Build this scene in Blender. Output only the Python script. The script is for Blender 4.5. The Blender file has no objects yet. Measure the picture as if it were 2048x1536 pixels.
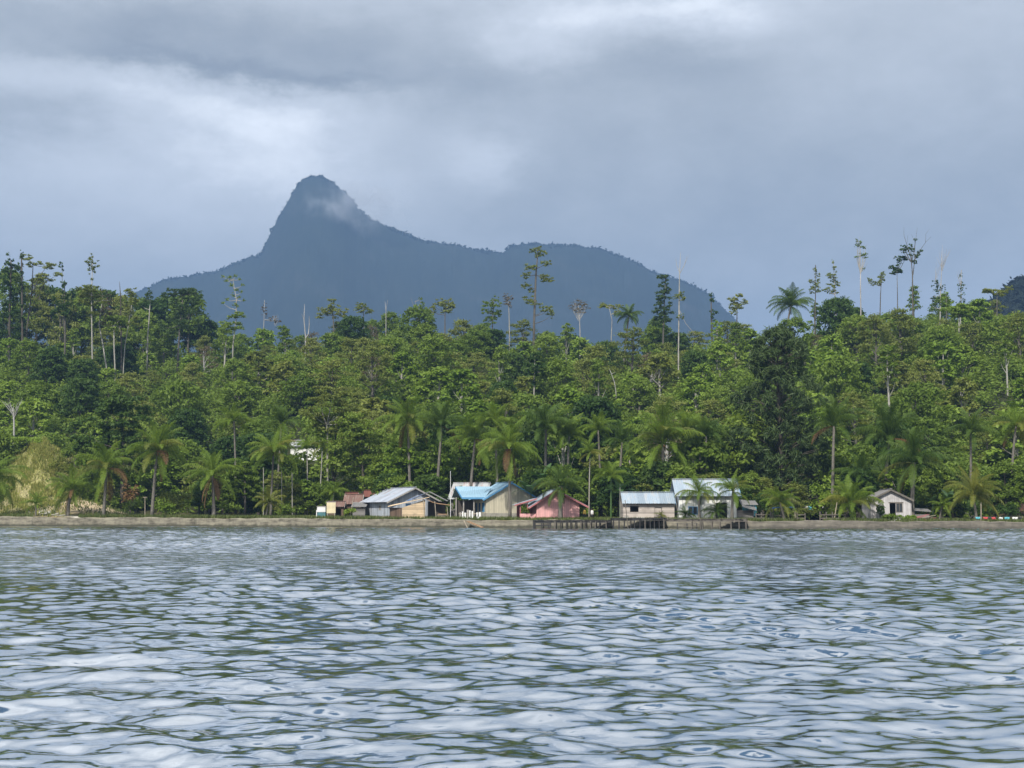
import bpy, math, random
import numpy as np
from mathutils import Vector, Matrix
R = math.radians
random.seed(7); RNG = np.random.default_rng(11)
sc = bpy.context.scene
COL = sc.collection

# ------------------------------------------------------------------ camera
F = 2700.0                       # focal length in photo pixels (2048 wide)
TH = math.atan(261 / F)          # the lens looks slightly up; horizon at photo row 1029
EYE = 1.5
cam_d = bpy.data.cameras.new('camera'); cam = bpy.data.objects.new('camera', cam_d); COL.objects.link(cam)
cam_d.sensor_width = 36; cam_d.lens = F / 2048 * 36; cam_d.clip_start = .1; cam_d.clip_end = 20000
cam.location = (0, 0, EYE); cam.rotation_euler = (R(90) + TH, 0, 0)
sc.camera = cam
sc.view_settings.view_transform = 'Standard'; sc.view_settings.look = 'None'
sc.view_settings.exposure = 0.50; sc.view_settings.gamma = 1
cy = sc.cycles
cy.max_bounces = 5; cy.diffuse_bounces = 3; cy.glossy_bounces = 2; cy.transmission_bounces = 2
cy.transparent_max_bounces = 8; cy.volume_bounces = 0
cy.caustics_reflective = False; cy.caustics_refractive = False
cy.use_denoising = True

# ------------------------------------------------------------------ sun and sky
SUN_EL, SUN_AZ = R(43), R(196)   # azimuth clockwise from +Y (north); behind the camera
sd = bpy.data.lights.new('sun', 'SUN'); sd.energy = 4.7; sd.angle = R(0.6); sd.color = (1, .95, .87)
sun = bpy.data.objects.new('sun', sd); COL.objects.link(sun)
sv = Vector((math.cos(SUN_EL) * math.sin(SUN_AZ), math.cos(SUN_EL) * math.cos(SUN_AZ), math.sin(SUN_EL)))
sun.rotation_euler = sv.to_track_quat('Z', 'Y').to_euler(); sun.location = sv * 300

class NT:
    """small helper that writes shader maths"""
    def __init__(s, nt): s.nt = nt; s.x = 0
    def new(s, t, **kw):
        n = s.nt.nodes.new(t); s.x += 40; n.location = (s.x, 0)
        for k, v in kw.items(): setattr(n, k, v)
        return n
    def put(s, sock, v):
        if hasattr(v, 'is_output'): s.nt.links.new(v, sock)
        else: sock.default_value = v
    def m(s, op, a, b=None, c=None, clamp=False):
        n = s.new('ShaderNodeMath', operation=op); n.use_clamp = clamp
        for i, v in enumerate((a, b, c)):
            if v is not None: s.put(n.inputs[i], v)
        return n.outputs[0]
    def mix(s, f, a, b, mode='MIX'):
        n = s.new('ShaderNodeMix', data_type='RGBA', blend_type=mode)
        s.put(n.inputs[0], f); s.put(n.inputs[6], a); s.put(n.inputs[7], b)
        return n.outputs[2]
    def noise(s, vec, scale, detail=4, rough=.55, dist=0):
        n = s.new('ShaderNodeTexNoise')
        if vec is not None: s.nt.links.new(vec, n.inputs['Vector'])
        n.inputs['Scale'].default_value = scale; n.inputs['Detail'].default_value = detail
        n.inputs['Roughness'].default_value = rough; n.inputs['Distortion'].default_value = dist
        return n.outputs['Fac']
    def ss(s, x, lo, hi):
        n = s.new('ShaderNodeMapRange', interpolation_type='SMOOTHSTEP')
        s.put(n.inputs[0], x); n.inputs[1].default_value = lo; n.inputs[2].default_value = hi
        return n.outputs[0]
    def mapping(s, vec, sc_=(1, 1, 1), loc=(0, 0, 0)):
        n = s.new('ShaderNodeMapping'); s.nt.links.new(vec, n.inputs[0])
        n.inputs['Scale'].default_value = sc_; n.inputs['Location'].default_value = loc
        return n.outputs[0]
    def ramp(s, f, stops):
        n = s.new('ShaderNodeValToRGB'); s.put(n.inputs[0], f)
        e = n.color_ramp.elements
        while len(e) < len(stops): e.new(.5)
        for q, (p, c) in zip(e, stops): q.position = p; q.color = (*c, 1)
        return n.outputs[0]

def build_world():
    w = bpy.data.worlds.new('World'); sc.world = w; w.use_nodes = True
    nt = w.node_tree; nt.nodes.clear(); k = NT(nt)
    out = k.new('ShaderNodeOutputWorld'); bg = k.new('ShaderNodeBackground')
    nt.links.new(bg.outputs[0], out.inputs[0])
    tc = k.new('ShaderNodeTexCoord'); d = tc.outputs['Generated']
    sky = k.new('ShaderNodeTexSky', sky_type='NISHITA'); sky.sun_disc = False
    sky.sun_elevation = SUN_EL; sky.sun_rotation = SUN_AZ; sky.dust_density = 1.5
    sp = k.new('ShaderNodeSeparateXYZ'); nt.links.new(d, sp.inputs[0])
    n1 = k.new('ShaderNodeTexNoise'); nt.links.new(k.mapping(d, (1, 1, 2.2)), n1.inputs['Vector'])
    n1.inputs['Scale'].default_value = 4.5; n1.inputs['Detail'].default_value = 7; n1.inputs['Roughness'].default_value = .68
    wv = k.new('ShaderNodeSeparateXYZ'); nt.links.new(n1.outputs['Color'], wv.inputs[0])
    az = k.m('ARCTAN2', sp.outputs[0], sp.outputs[1])
    el = k.m('ARCSINE', sp.outputs[2])
    a = k.m('ADD', az, k.m('MULTIPLY', k.m('SUBTRACT', wv.outputs[0], .5), .20))
    e = k.m('ADD', el, k.m('MULTIPLY', k.m('SUBTRACT', wv.outputs[1], .5), .085))
    fine = k.noise(k.mapping(d, (1, 1, 1.8)), 8, 10, .66)
    big = k.noise(k.mapping(d, (1, 1, 1.6), (3, 1, 7)), 2.6, 4, .5)
    val = k.m('ADD', .435, k.m('MULTIPLY', k.m('SUBTRACT', fine, .5), .34))
    val = k.m('ADD', val, k.m('MULTIPLY', k.m('SUBTRACT', big, .5), .16))
    def blob(px, py, sx, sy, amp, skew=0):
        nonlocal val
        a0 = math.atan((px - 1024) / F); e0 = math.atan((1029 - py) / F)
        q1 = k.m('POWER', k.m('ABSOLUTE', k.m('DIVIDE', k.m('SUBTRACT', a, a0), sx / F)), 2)
        q2 = k.m('POWER', k.m('ABSOLUTE', k.m('DIVIDE', k.m('SUBTRACT', e, e0), sy / F)), 2)
        g = k.m('EXPONENT', k.m('MULTIPLY', k.m('ADD', q1, q2), -1))
        val = k.m('ADD', val, k.m('MULTIPLY', g, amp))
    for b in BLOBS: blob(*b)
    # bright overcast overhead with a few clear gaps, which the waves mirror
    hi = k.ss(el, .29, .56)
    val = k.m('ADD', val, k.m('MULTIPLY', hi, .17))
    left = k.m('MULTIPLY', k.ss(k.m('MULTIPLY', az, -1), -.1, .5), k.ss(el, .05, .4))
    val = k.m('ADD', val, k.m('MULTIPLY', left, .06))
    back = k.ss(k.m('MULTIPLY', sp.outputs[1], -1), 0, .7)
    val = k.m('ADD', val, k.m('MULTIPLY', back, .15))
    cloud = k.ramp(val, [(.10, (.14, .155, .18)), (.38, (.40, .42, .436)), (.62, (.64, .67, .71)), (1.0, (1.65, 1.68, 1.72))])
    gap = 0.0
    for ga, ge, gr in ((.20, .61, .105), (-.14, .64, .07), (.36, .70, .09), (.02, .86, .12), (-.5, .8, .10), (.8, .7, .12)):
        q = k.m('SQRT', k.m('ADD', k.m('POWER', k.m('ABSOLUTE', k.m('SUBTRACT', a, ga)), 2), k.m('POWER', k.m('ABSOLUTE', k.m('SUBTRACT', e, ge)), 2)))
        gap = k.m('MAXIMUM', gap, k.m('SUBTRACT', 1, k.ss(q, gr * .85, gr)))
    skyc = k.mix(1.0, sky.outputs[0], (.045, .06, .06, 1), 'MULTIPLY')
    fin = k.mix(gap, cloud, skyc)
    below = k.ss(sp.outputs[2], -.10, 0)
    fin = k.mix(below, (.12, .16, .18, 1), fin)
    nt.links.new(fin, bg.inputs[0]); bg.inputs[1].default_value = 1.0
    w.cycles.sampling_method = 'MANUAL'; w.cycles.sample_map_resolution = 512

BLOBS = [  # px, py, width, height, strength of bright and dark cloud masses
    (330, 66, 640, 58, -.20), (480, 128, 400, 22, -.20), (150, 110, 200, 30, -.08), (330, 300, 430, 130, .14), (660, 380, 340, 120, .07), (250, 190, 200, 30, .07), (50, 270, 160, 48, -.20), (620, 300, 160, 90, .12),
    (1330, 10, 290, 52, .24), (985, 320, 90, 50, .16), (1080, 60, 110, 60, .15), (1550, 350, 420, 250, -.08), (1320, 118, 230, 34, -.07),
    (1250, 520, 500, 110, -.06), (150, 470, 260, 60, .03), (1900, 120, 240, 120, .02), (600, 215, 240, 50, .10), (1850, 330, 260, 180, -.05), (1000, 160, 120, 40, -.10)]
build_world()

# ------------------------------------------------------------------ helpers
def at(px, py, Y):
    u = (px - 1024) / F; v = (768 - py) / F
    d = (u, math.cos(TH) - v * math.sin(TH), math.sin(TH) + v * math.cos(TH)); s = Y / d[1]
    return Vector((d[0] * s, Y, EYE + d[2] * s))
def gx(px, Y): return at(px, 1035, Y).x
def pxof(x, y): return 1024 + F * x / y / 1.0047
def project(p):
    x, y, z = p[0], p[1], p[2] - EYE
    dep = y * math.cos(TH) + z * math.sin(TH); up = -y * math.sin(TH) + z * math.cos(TH)
    return 1024 + F * x / dep, 768 - F * up / dep

MATS = {}
def mat(name):
    m = bpy.data.materials.new(name); m.use_nodes = True; MATS[name] = m
    nt = m.node_tree; k = NT(nt); b = nt.nodes['Principled BSDF']
    return m, k, b, nt

def leaf_mat(name, c0, c1, c2, transl=.42, spec=.15, rough=.5):
    m, k, b, nt = mat(name)
    oi = k.new('ShaderNodeObjectInfo'); ge = k.new('ShaderNodeNewGeometry')
    f = k.m('ADD', k.m('MULTIPLY', oi.outputs['Random'], .5), k.m('MULTIPLY', ge.outputs['Random Per Island'], .5))
    c = k.ramp(f, [(0.08, c0), (.5, c1), (.95, c2)])
    nt.links.new(c, b.inputs['Base Color']); b.inputs['Roughness'].default_value = rough
    b.inputs['Specular IOR Level'].default_value = spec
    if transl:
        t = k.new('ShaderNodeBsdfTranslucent'); mx = k.new('ShaderNodeMixShader'); mx.inputs[0].default_value = transl
        nt.links.new(k.mix(1, c, (1.25, 1.2, .7, 1), 'MULTIPLY'), t.inputs[0])
        nt.links.new(b.outputs[0], mx.inputs[1]); nt.links.new(t.outputs[0], mx.inputs[2])
        nt.links.new(mx.outputs[0], nt.nodes['Material Output'].inputs[0])
    return m
leaf_mat('leaf_mid', (.086, .136, .018), (.140, .208, .029), (.210, .280, .052))
leaf_mat('leaf_bright', (.115, .190, .022), (.178, .268, .034), (.26, .345, .064))
leaf_mat('leaf_olive', (.118, .150, .032), (.178, .212, .046), (.245, .268, .075))
leaf_mat('leaf_dark', (.034, .070, .014), (.060, .110, .021), (.100, .156, .034))
leaf_mat('leaf_needle', (.028, .052, .016), (.048, .080, .023), (.078, .110, .035), .12, .2)
leaf_mat('leaf_bluegreen', (.036, .068, .020), (.060, .102, .028), (.095, .145, .042))
leaf_mat('leaf_yellow', (.11, .14, .028), (.17, .20, .04), (.24, .27, .06))
leaf_mat('leaf_brown', (.09, .065, .040), (.14, .115, .07), (.20, .17, .11))
leaf_mat('frond_green', (.085, .140, .015), (.135, .205, .023), (.205, .27, .04), .36, .15, .5)
leaf_mat('frond_dark', (.042, .080, .012), (.072, .122, .018), (.12, .178, .032), .34, .15, .5)
leaf_mat('frond_yellow', (.10, .13, .022), (.16, .185, .03), (.25, .24, .04), .35, .25, .5)
leaf_mat('frond_dead', (.085, .045, .022), (.15, .085, .036), (.24, .16, .06), .2, .2, .6)
leaf_mat('banana_green', (.035, .085, .02), (.06, .125, .03), (.11, .19, .06), .3, .5, .35)
leaf_mat('grass_green', (.05, .085, .02), (.085, .115, .03), (.14, .15, .05), .2, .2, .6)
leaf_mat('grass_dry', (.20, .19, .06), (.31, .30, .085), (.42, .40, .13), .2, .2, .6)
leaf_mat('mountain_leaf', (.03, .05, .03), (.04, .06, .035), (.05, .07, .04), 0, .1, .8)

def bark_mat(name, a, b_, sc_=3):
    m, k, b, nt = mat(name); tc = k.new('ShaderNodeTexCoord')
    n = k.noise(k.mapping(tc.outputs['Object'], (1, 1, .35)), sc_, 5, .65)
    nt.links.new(k.ramp(n, [(.3, a), (.7, b_)]), b.inputs['Base Color']); b.inputs['Roughness'].default_value = .85
    return m
bark_mat('bark_grey', (.05, .045, .035), (.13, .118, .095)); bark_mat('bark_pale', (.20, .185, .155), (.38, .365, .325))
bark_mat('bark_dark', (.035, .03, .022), (.09, .075, .055)); bark_mat('bark_dead', (.20, .19, .175), (.40, .39, .37))
bark_mat('palm_bark', (.075, .066, .052), (.18, .165, .138), 6)

def plain(name, c, rough=.6, metal=0, var=.25, scale=2.0, stretch=(1, 1, 1), spec=.4):
    m, k, b, nt = mat(name); tc = k.new('ShaderNodeTexCoord')
    n = k.noise(k.mapping(tc.outputs['Object'], stretch), scale, 5, .6)
    lo = tuple(x * (1 - var) for x in c); hi = tuple(min(1, x * (1 + var)) for x in c)
    nt.links.new(k.ramp(n, [(.3, lo), (.7, hi)]), b.inputs['Base Color'])
    b.inputs['Roughness'].default_value = rough; b.inputs['Metallic'].default_value = metal
    b.inputs['Specular IOR Level'].default_value = spec
    return m
def boards(name, c, pitch=.2, axis='X', var=.25, seam=.45, grime=(.10, .085, .07), gr_amt=.35):
    """plank wall: each board its own shade, dark seams, weather streaks and dirt near the ground"""
    m, k, b, nt = mat(name); tc = k.new('ShaderNodeTexCoord'); o = tc.outputs['Object']
    sp = k.new('ShaderNodeSeparateXYZ'); nt.links.new(o, sp.inputs[0])
    if axis == 'X': co = k.m('ADD', sp.outputs[0], sp.outputs[1])
    else: co = sp.outputs[2]
    q = k.m('DIVIDE', co, pitch); fl = k.m('FLOOR', q); fr = k.m('SUBTRACT', q, fl)
    wn = k.new('ShaderNodeTexWhiteNoise', noise_dimensions='1D'); nt.links.new(fl, wn.inputs['W'])
    shade = k.m('ADD', 1 - var, k.m('MULTIPLY', wn.outputs[0], 2 * var))
    n = k.noise(k.mapping(o, (6, 6, .8) if axis == 'X' else (.8, .8, 6)), 1.5, 5, .65)
    shade = k.m('MULTIPLY', shade, k.m('ADD', .78, k.m('MULTIPLY', n, .44)))
    edge = k.m('LESS_THAN', fr, .09)
    shade = k.m('MULTIPLY', shade, k.m('SUBTRACT', 1, k.m('MULTIPLY', edge, seam)))
    cc = k.new('ShaderNodeCombineColor')
    for i in range(3): nt.links.new(k.m('MULTIPLY', shade, c[i]), cc.inputs[i])
    st = k.m('MULTIPLY', k.ss(k.noise(o, 1.1, 5, .6), .5, .72), gr_amt)
    nt.links.new(k.mix(st, cc.outputs[0], (*grime, 1)), b.inputs['Base Color'])
    b.inputs['Roughness'].default_value = .75; b.inputs['Specular IOR Level'].default_value = .25
    return m
def tin(name, c, rust=(.20, .085, .045), amt=.3, rough=.42, metal=.25, patch=2.6, lo=.52):
    """corrugated sheet: panel to panel shade, rust runs down the slope"""
    m, k, b, nt = mat(name); tc = k.new('ShaderNodeTexCoord'); o = tc.outputs['Object']
    sp = k.new('ShaderNodeSeparateXYZ'); nt.links.new(o, sp.inputs[0])
    fl = k.m('FLOOR', k.m('DIVIDE', sp.outputs[1], .82))
    wn = k.new('ShaderNodeTexWhiteNoise', noise_dimensions='1D'); nt.links.new(fl, wn.inputs['W'])
    shade = k.m('ADD', .86, k.m('MULTIPLY', wn.outputs[0], .28))
    n = k.noise(o, 2.2, 5, .6); shade = k.m('MULTIPLY', shade, k.m('ADD', .85, k.m('MULTIPLY', n, .3)))
    cc = k.new('ShaderNodeCombineColor')
    for i in range(3): nt.links.new(k.m('MULTIPLY', shade, c[i]), cc.inputs[i])
    r = k.noise(k.mapping(o, (.5, 2.2, .5)), patch * .5, 6, .65)
    r = k.m('ADD', r, k.m('MULTIPLY', k.m('SUBTRACT', wn.outputs[0], .5), .22))
    rm = k.m('MULTIPLY', k.ss(r, lo, lo + .14), amt)
    nt.links.new(k.mix(rm, cc.outputs[0], (*rust, 1)), b.inputs['Base Color'])
    b.inputs['Roughness'].default_value = rough; b.inputs['Metallic'].default_value = metal
    return m
tin('tin_silver', (.40, .435, .49), amt=.55, lo=.55); tin('tin_blue', (.25, .39, .49), amt=.08, metal=.05)
tin('tin_paleblue', (.29, .35, .405), rust=(.50, .42, .33), amt=.3, metal=.1); tin('tin_rust', (.15, .085, .065), rust=(.24, .20, .17), amt=.7, metal=0, rough=.75)
tin('tin_redrust', (.16, .055, .04), rust=(.14, .06, .045), amt=.6, metal=0, rough=.75); tin('tin_white', (.44, .45, .46), amt=.5, rust=(.33, .12, .09), metal=.05, lo=.56)
tin('tin_grey', (.20, .195, .19), rust=(.16, .12, .09), amt=.6, metal=.1, rough=.6)
boards('wall_greyblue', (.36, .39, .43), .28, gr_amt=.25); boards('wall_beige', (.50, .46, .35), .22, gr_amt=.3, var=.12)
boards('wall_pink', (.68, .37, .36), .22, gr_amt=.22, var=.10, grime=(.25, .12, .11)); boards('wall_wood', (.40, .35, .31), .19, axis='Z')
boards('wall_white', (.74, .74, .71), 1.2, gr_amt=.3, var=.05, seam=.3); boards('wall_weathered', (.44, .42, .415), .24, var=.16)
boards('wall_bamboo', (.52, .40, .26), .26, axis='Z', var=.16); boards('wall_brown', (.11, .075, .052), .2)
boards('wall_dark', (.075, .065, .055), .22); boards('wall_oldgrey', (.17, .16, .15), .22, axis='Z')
plain('concrete_base', (.30, .285, .245), .85); plain('pink_base', (.40, .15, .14), .8); plain('trim_blue', (.09, .26, .46), .5, var=.12)
plain('trim_grey', (.33, .31, .28), .7); plain('trim_pink', (.36, .13, .13), .6); plain('dark_hole', (.012, .012, .012), .8)
plain('door_blue', (.035, .10, .20), .5); plain('glass_dark', (.03, .035, .04), .12, spec=.6); plain('curtain', (.62, .62, .60), .8)
plain('cyan_paint', (.13, .42, .52), .6); plain('tarp_blue', (.035, .13, .36), .5); plain('white_paint', (.68, .68, .66), .6, var=.12)
plain('cream_board', (.60, .52, .33), .7, var=.2, scale=1.2); plain('teal_paint', (.06, .16, .18), .6); plain('pole_wood', (.34, .29, .22), .8)
plain('wet_wood', (.022, .020, .018), .6); plain('old_wood', (.13, .115, .095), .85); plain('plank_orange', (.27, .165, .09), .8)
plain('red_cloth', (.50, .07, .07), .8); plain('cyan_cloth', (.10, .40, .48), .8); plain('black_cloth', (.02, .02, .022), .8)
plain('rubble', (.50, .48, .44), .9); plain('orange_dirt', (.33, .17, .09), .95); plain('yellow_paint', (.50, .34, .05), .6); plain('skin', (.19, .10, .06), .6)

def mesh_from(name, V, Fc, mats, smooth=False, fmat=None):
    me = bpy.data.meshes.new(name)
    V = np.asarray(V, dtype=np.float32)
    if isinstance(Fc, np.ndarray):
        n, c = Fc.shape
        me.vertices.add(len(V)); me.vertices.foreach_set('co', V.ravel())
        me.loops.add(n * c); me.loops.foreach_set('vertex_index', Fc.ravel().astype(np.int32))
        me.polygons.add(n); me.polygons.foreach_set('loop_start', np.arange(0, n * c, c, dtype=np.int32))
        me.update(calc_edges=True)
    else:
        me.from_pydata([tuple(v) for v in V], [], Fc); me.update()
    for m in (mats if isinstance(mats, (list, tuple)) else [mats]): me.materials.append(MATS[m])
    if smooth: me.polygons.foreach_set('use_smooth', np.ones(len(me.polygons), dtype=bool))
    return me
def link(name, me, parent=None, loc=(0, 0, 0), rotz=0):
    o = bpy.data.objects.new(name, me); COL.objects.link(o); o.location = loc; o.rotation_euler = (0, 0, rotz)
    if parent: o.parent = parent
    return o
def tag(o, label, cat, group=None):
    o['label'] = label; o['category'] = cat
    if group: o['group'] = group
    return o
def thing(name, label, cat, loc=(0, 0, 0), rotz=0, group=None):
    o = bpy.data.objects.new(name, None); COL.objects.link(o); o.location = loc; o.rotation_euler = (0, 0, rotz)
    o.empty_display_size = .3
    return tag(o, label, cat, group)

class MB:
    """collects boxes, bars, tubes and sheets into one mesh"""
    def __init__(s): s.V = []; s.F = []
    def add(s, vs, fs):
        b = len(s.V); s.V += [tuple(v) for v in vs]; s.F += [tuple(b + i for i in f) for f in fs]
    def box(s, x0, y0, z0, x1, y1, z1):
        s.add([(x0, y0, z0), (x1, y0, z0), (x1, y1, z0), (x0, y1, z0), (x0, y0, z1), (x1, y0, z1), (x1, y1, z1), (x0, y1, z1)],
              [(0, 3, 2, 1), (4, 5, 6, 7), (0, 1, 5, 4), (1, 2, 6, 5), (2, 3, 7, 6), (3, 0, 4, 7)])
    def prism(s, pts, d):
        """solid from a closed outline pts (list of 3-vectors) pushed along d"""
        n = len(pts); p2 = [Vector(p) + Vector(d) for p in pts]
        s.add(list(pts) + p2, [tuple(range(n - 1, -1, -1)), tuple(range(n, 2 * n))] + [(i, (i + 1) % n, n + (i + 1) % n, n + i) for i in range(n)])
    def tube(s, pts, rad, sides=7, cap=True):
        pts = [Vector(p) for p in pts]; n = len(pts)
        if not hasattr(rad, '__len__'): rad = [rad] * n
        rings = []
        for i, p in enumerate(pts):
            t = (pts[min(i + 1, n - 1)] - pts[max(i - 1, 0)]).normalized()
            a = t.cross(Vector((0, 1, 0.01)) if abs(t.y) < .9 else Vector((1, 0, 0))).normalized(); b = t.cross(a)
            rings.append([p + (a * math.cos(2 * math.pi * j / sides) + b * math.sin(2 * math.pi * j / sides)) * rad[i] for j in range(sides)])
        fs = []
        for i in range(n - 1):
            for j in range(sides):
                fs.append((i * sides + j, i * sides + (j + 1) % sides, (i + 1) * sides + (j + 1) % sides, (i + 1) * sides + j))
        if cap: fs += [tuple(range(sides - 1, -1, -1)), tuple((n - 1) * sides + j for j in range(sides))]
        s.add([v for r in rings for v in r], fs)
    def bar(s, p, q, w, h=None):
        h = h or w; p, q = Vector(p), Vector(q); t = (q - p).normalized()
        up = Vector((0, 0, 1)) if abs(t.z) < .95 else Vector((0, 1, 0))
        a = t.cross(up).normalized() * (w / 2); b = a.cross(t).normalized() * (h / 2)
        s.add([p - a - b, p + a - b, p + a + b, p - a + b, q - a - b, q + a - b, q + a + b, q - a + b],
              [(0, 1, 2, 3), (7, 6, 5, 4), (0, 4, 5, 1), (1, 5, 6, 2), (2, 6, 7, 3), (3, 7, 4, 0)])
    def corr(s, e0, e1, r0, r1, pitch=.26, amp=.028, th=.02, wob=0):
        """corrugated sheet between eave e0-e1 and ridge r0-r1"""
        e0, e1, r0, r1 = map(Vector, (e0, e1, r0, r1)); L = max((e1 - e0).length, (r1 - r0).length)
        n = max(4, int(L / pitch) * 2); nor = (e1 - e0).cross(r0 - e0).normalized()
        if nor.z < 0: nor = -nor
        vs = []
        for i in range(n + 1):
            t = i / n; a = e0.lerp(e1, t); b = r0.lerp(r1, t); h = nor * (amp if i % 2 else 0)
            dz = Vector((0, 0, wob * math.sin(i * 1.7) * .5))
            vs += [a + h + dz, b + h, a + h - nor * th + dz, b + h - nor * th]
        fs = []
        for i in range(n):
            o = i * 4; fs += [(o, o + 4, o + 5, o + 1), (o + 2, o + 3, o + 7, o + 6), (o, o + 2, o + 6, o + 4), (o + 1, o + 5, o + 7, o + 3)]
        fs += [(0, 1, 3, 2), (n * 4, n * 4 + 2, n * 4 + 3, n * 4 + 1)]
        s.add(vs, fs)
    def build(s, name, m, parent=None, smooth=False, loc=(0, 0, 0)):
        return link(name, mesh_from(name, s.V, s.F, m, smooth), parent, loc)

# ------------------------------------------------------------------ terrain
WL = np.array([(-600, 1050.5), (0, 1052), (400, 1053.2), (760, 1054.6), (1160, 1055.6), (1500, 1057), (2048, 1057.2), (2700, 1057.4)])
WT = np.array([(-600, 1031.5), (0, 1033.5), (400, 1036), (760, 1038), (1040, 1040), (1500, 1041.4), (1800, 1042), (2048, 1043.3), (2700, 1044)])
def shoreY(px): return EYE * F / (np.interp(px, WL[:, 0], WL[:, 1]) - 1029)
def walltop(px): return EYE - (np.interp(px, WT[:, 0], WT[:, 1]) - 1029) * shoreY(px) / F
SKY = np.array([(-500, 640), (0, 640), (150, 650), (300, 662), (400, 672), (500, 664), (600, 645), (700, 628), (850, 626), (950, 648), (1050, 655),
                (1130, 675), (1250, 668), (1350, 670), (1450, 648), (1550, 645), (1640, 612), (1750, 606), (1900, 602), (2000, 597), (2048, 592), (2700, 560)])
RIDGE_D = 172.0
def ground_z(x, y):
    x = np.asarray(x, dtype=float); y = np.asarray(y, dtype=float)
    yy = np.maximum(y, 60); px = np.clip(pxof(x, yy), -1400, 3400); S = shoreY(px); d = y - S
    base = np.interp(px, WT[:, 0], EYE - (WT[:, 1] - 1029) * 155 / F) + .02
    ridge = EYE + (1029 - np.interp(px, SKY[:, 0], SKY[:, 1])) * (S + RIDGE_D) / F - 8.0
    t = (d - 27) / (RIDGE_D - 27)
    prof = np.where(t < 0, 0, np.where(t < 1, t * (1.3 - .3 * t), np.maximum(1 - .28 * (t - 1), -.02)))
    z = base + (ridge - base) * prof
    z = z + np.where(t > 0, np.minimum(t * 4, 1) * (1.1 * np.sin(x * .11 + y * .07) + .8 * np.sin(x * .23 - y * .19 + 2)), 0) * np.where(t < 1.6, 1, 0)
    z = z + (5.6 + .4 * np.sin(px * .09) + .25 * np.sin(px * .21 + d * .5)) * 1.25 * np.exp(-((px - 80) / 85) ** 2 - ((d - 36) / 14) ** 2)             # grassy bank
    z = z + 2.1 * np.exp(-((px - 170) / 75) ** 2 - ((d - 14) / 6) ** 2)             # sand heap
    z = z + (2.0 + .4 * np.sin(px * .15)) * np.exp(-((px - 2075) / 60) ** 2 - ((d - 26) / 12) ** 2)           # red earth cut
    return np.where(d < 1.05, -2.6, z)
def gz(x, y): return float(ground_z(x, y))

def build_ground():
    ys = np.concatenate([np.linspace(-900, 110, 12), np.arange(118, 142, 6), np.arange(142, 215, .9), np.arange(215, 360, 3), np.geomspace(362, 6500, 40)])
    s = np.linspace(-1, 1, 361)
    Yg, Sg = np.meshgrid(ys, s, indexing='ij'); Xg = Sg * (70 + .78 * np.abs(Yg))
    Z = ground_z(Xg, Yg)
    V = np.stack([Xg, Yg, Z], -1).reshape(-1, 3); nr, nc = Xg.shape
    i = np.arange((nr - 1) * nc).reshape(nr - 1, nc)[:, :-1].ravel()
    Fc = np.stack([i, i + 1, i + nc + 1, i + nc], 1)
    m, k, b, nt = mat('soil')
    tc = k.new('ShaderNodeTexCoord'); o = tc.outputs['Object']
    n = k.noise(o, .35, 6, .65); n2 = k.noise(o, 2.5, 5, .6)
    c = k.ramp(k.m('ADD', k.m('MULTIPLY', n, .6), k.m('MULTIPLY', n2, .4)), [(.38, (.055, .07, .025)), (.5, (.13, .115, .055)), (.62, (.24, .185, .11))])
    def att(nm):
        q = k.new('ShaderNodeAttribute'); q.attribute_name = nm; return q.outputs['Fac']
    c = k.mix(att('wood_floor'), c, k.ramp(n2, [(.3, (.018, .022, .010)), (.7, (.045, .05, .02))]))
    c = k.mix(k.m('MULTIPLY', att('dry'), k.ss(n2, .3, .55)), c, k.ramp(n2, [(.3, (.20, .17, .075)), (.7, (.32, .32, .12))]))
    c = k.mix(att('sand'), c, k.ramp(n2, [(.3, (.34, .26, .165)), (.7, (.46, .37, .25))]))
    c = k.mix(att('path'), c, k.ramp(n2, [(.3, (.38, .36, .32)), (.7, (.5, .48, .43))]))
    c = k.mix(att('red'), c, k.ramp(n2, [(.3, (.13, .07, .045)), (.7, (.22, .115, .07))]))
    nt.links.new(c, b.inputs['Base Color']); b.inputs['Roughness'].default_value = .95; b.inputs['Specular IOR Level'].default_value = .1
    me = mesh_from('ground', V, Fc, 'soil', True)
    px = pxof(V[:, 0], np.maximum(V[:, 1], 60)); d = V[:, 1] - shoreY(px)
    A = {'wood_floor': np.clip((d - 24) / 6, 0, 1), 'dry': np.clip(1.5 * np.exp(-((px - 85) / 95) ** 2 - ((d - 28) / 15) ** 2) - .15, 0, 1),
         'sand': np.clip(2.2 * np.exp(-((px - 185) / 85) ** 2 - ((d - 12) / 5) ** 2) - .5, 0, 1) + np.clip(2 * np.exp(-((px - 40) / 60) ** 2 - ((d - 22) / 8) ** 2) - .6, 0, 1) * .25,
         'path': (np.abs((d - 2.5) - np.clip((150 - px) * .115, 0, 12)) < .9) * (px < 160) * (px > 40) * (d > 1) * (d < 14) + (np.abs(px - 1622) < 17 + 0 * d) * (d > 2) * (d < 26),
         'red': np.clip(1.6 * np.exp(-((px - 2050) / 65) ** 2 - ((d - 22) / 12) ** 2) - .3, 0, 1)}
    for nm, v in A.items():
        q = me.attributes.new(nm, 'FLOAT', 'POINT'); q.data.foreach_set('value', np.clip(v, 0, 1).astype(np.float32))
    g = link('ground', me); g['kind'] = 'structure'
build_ground()

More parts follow.
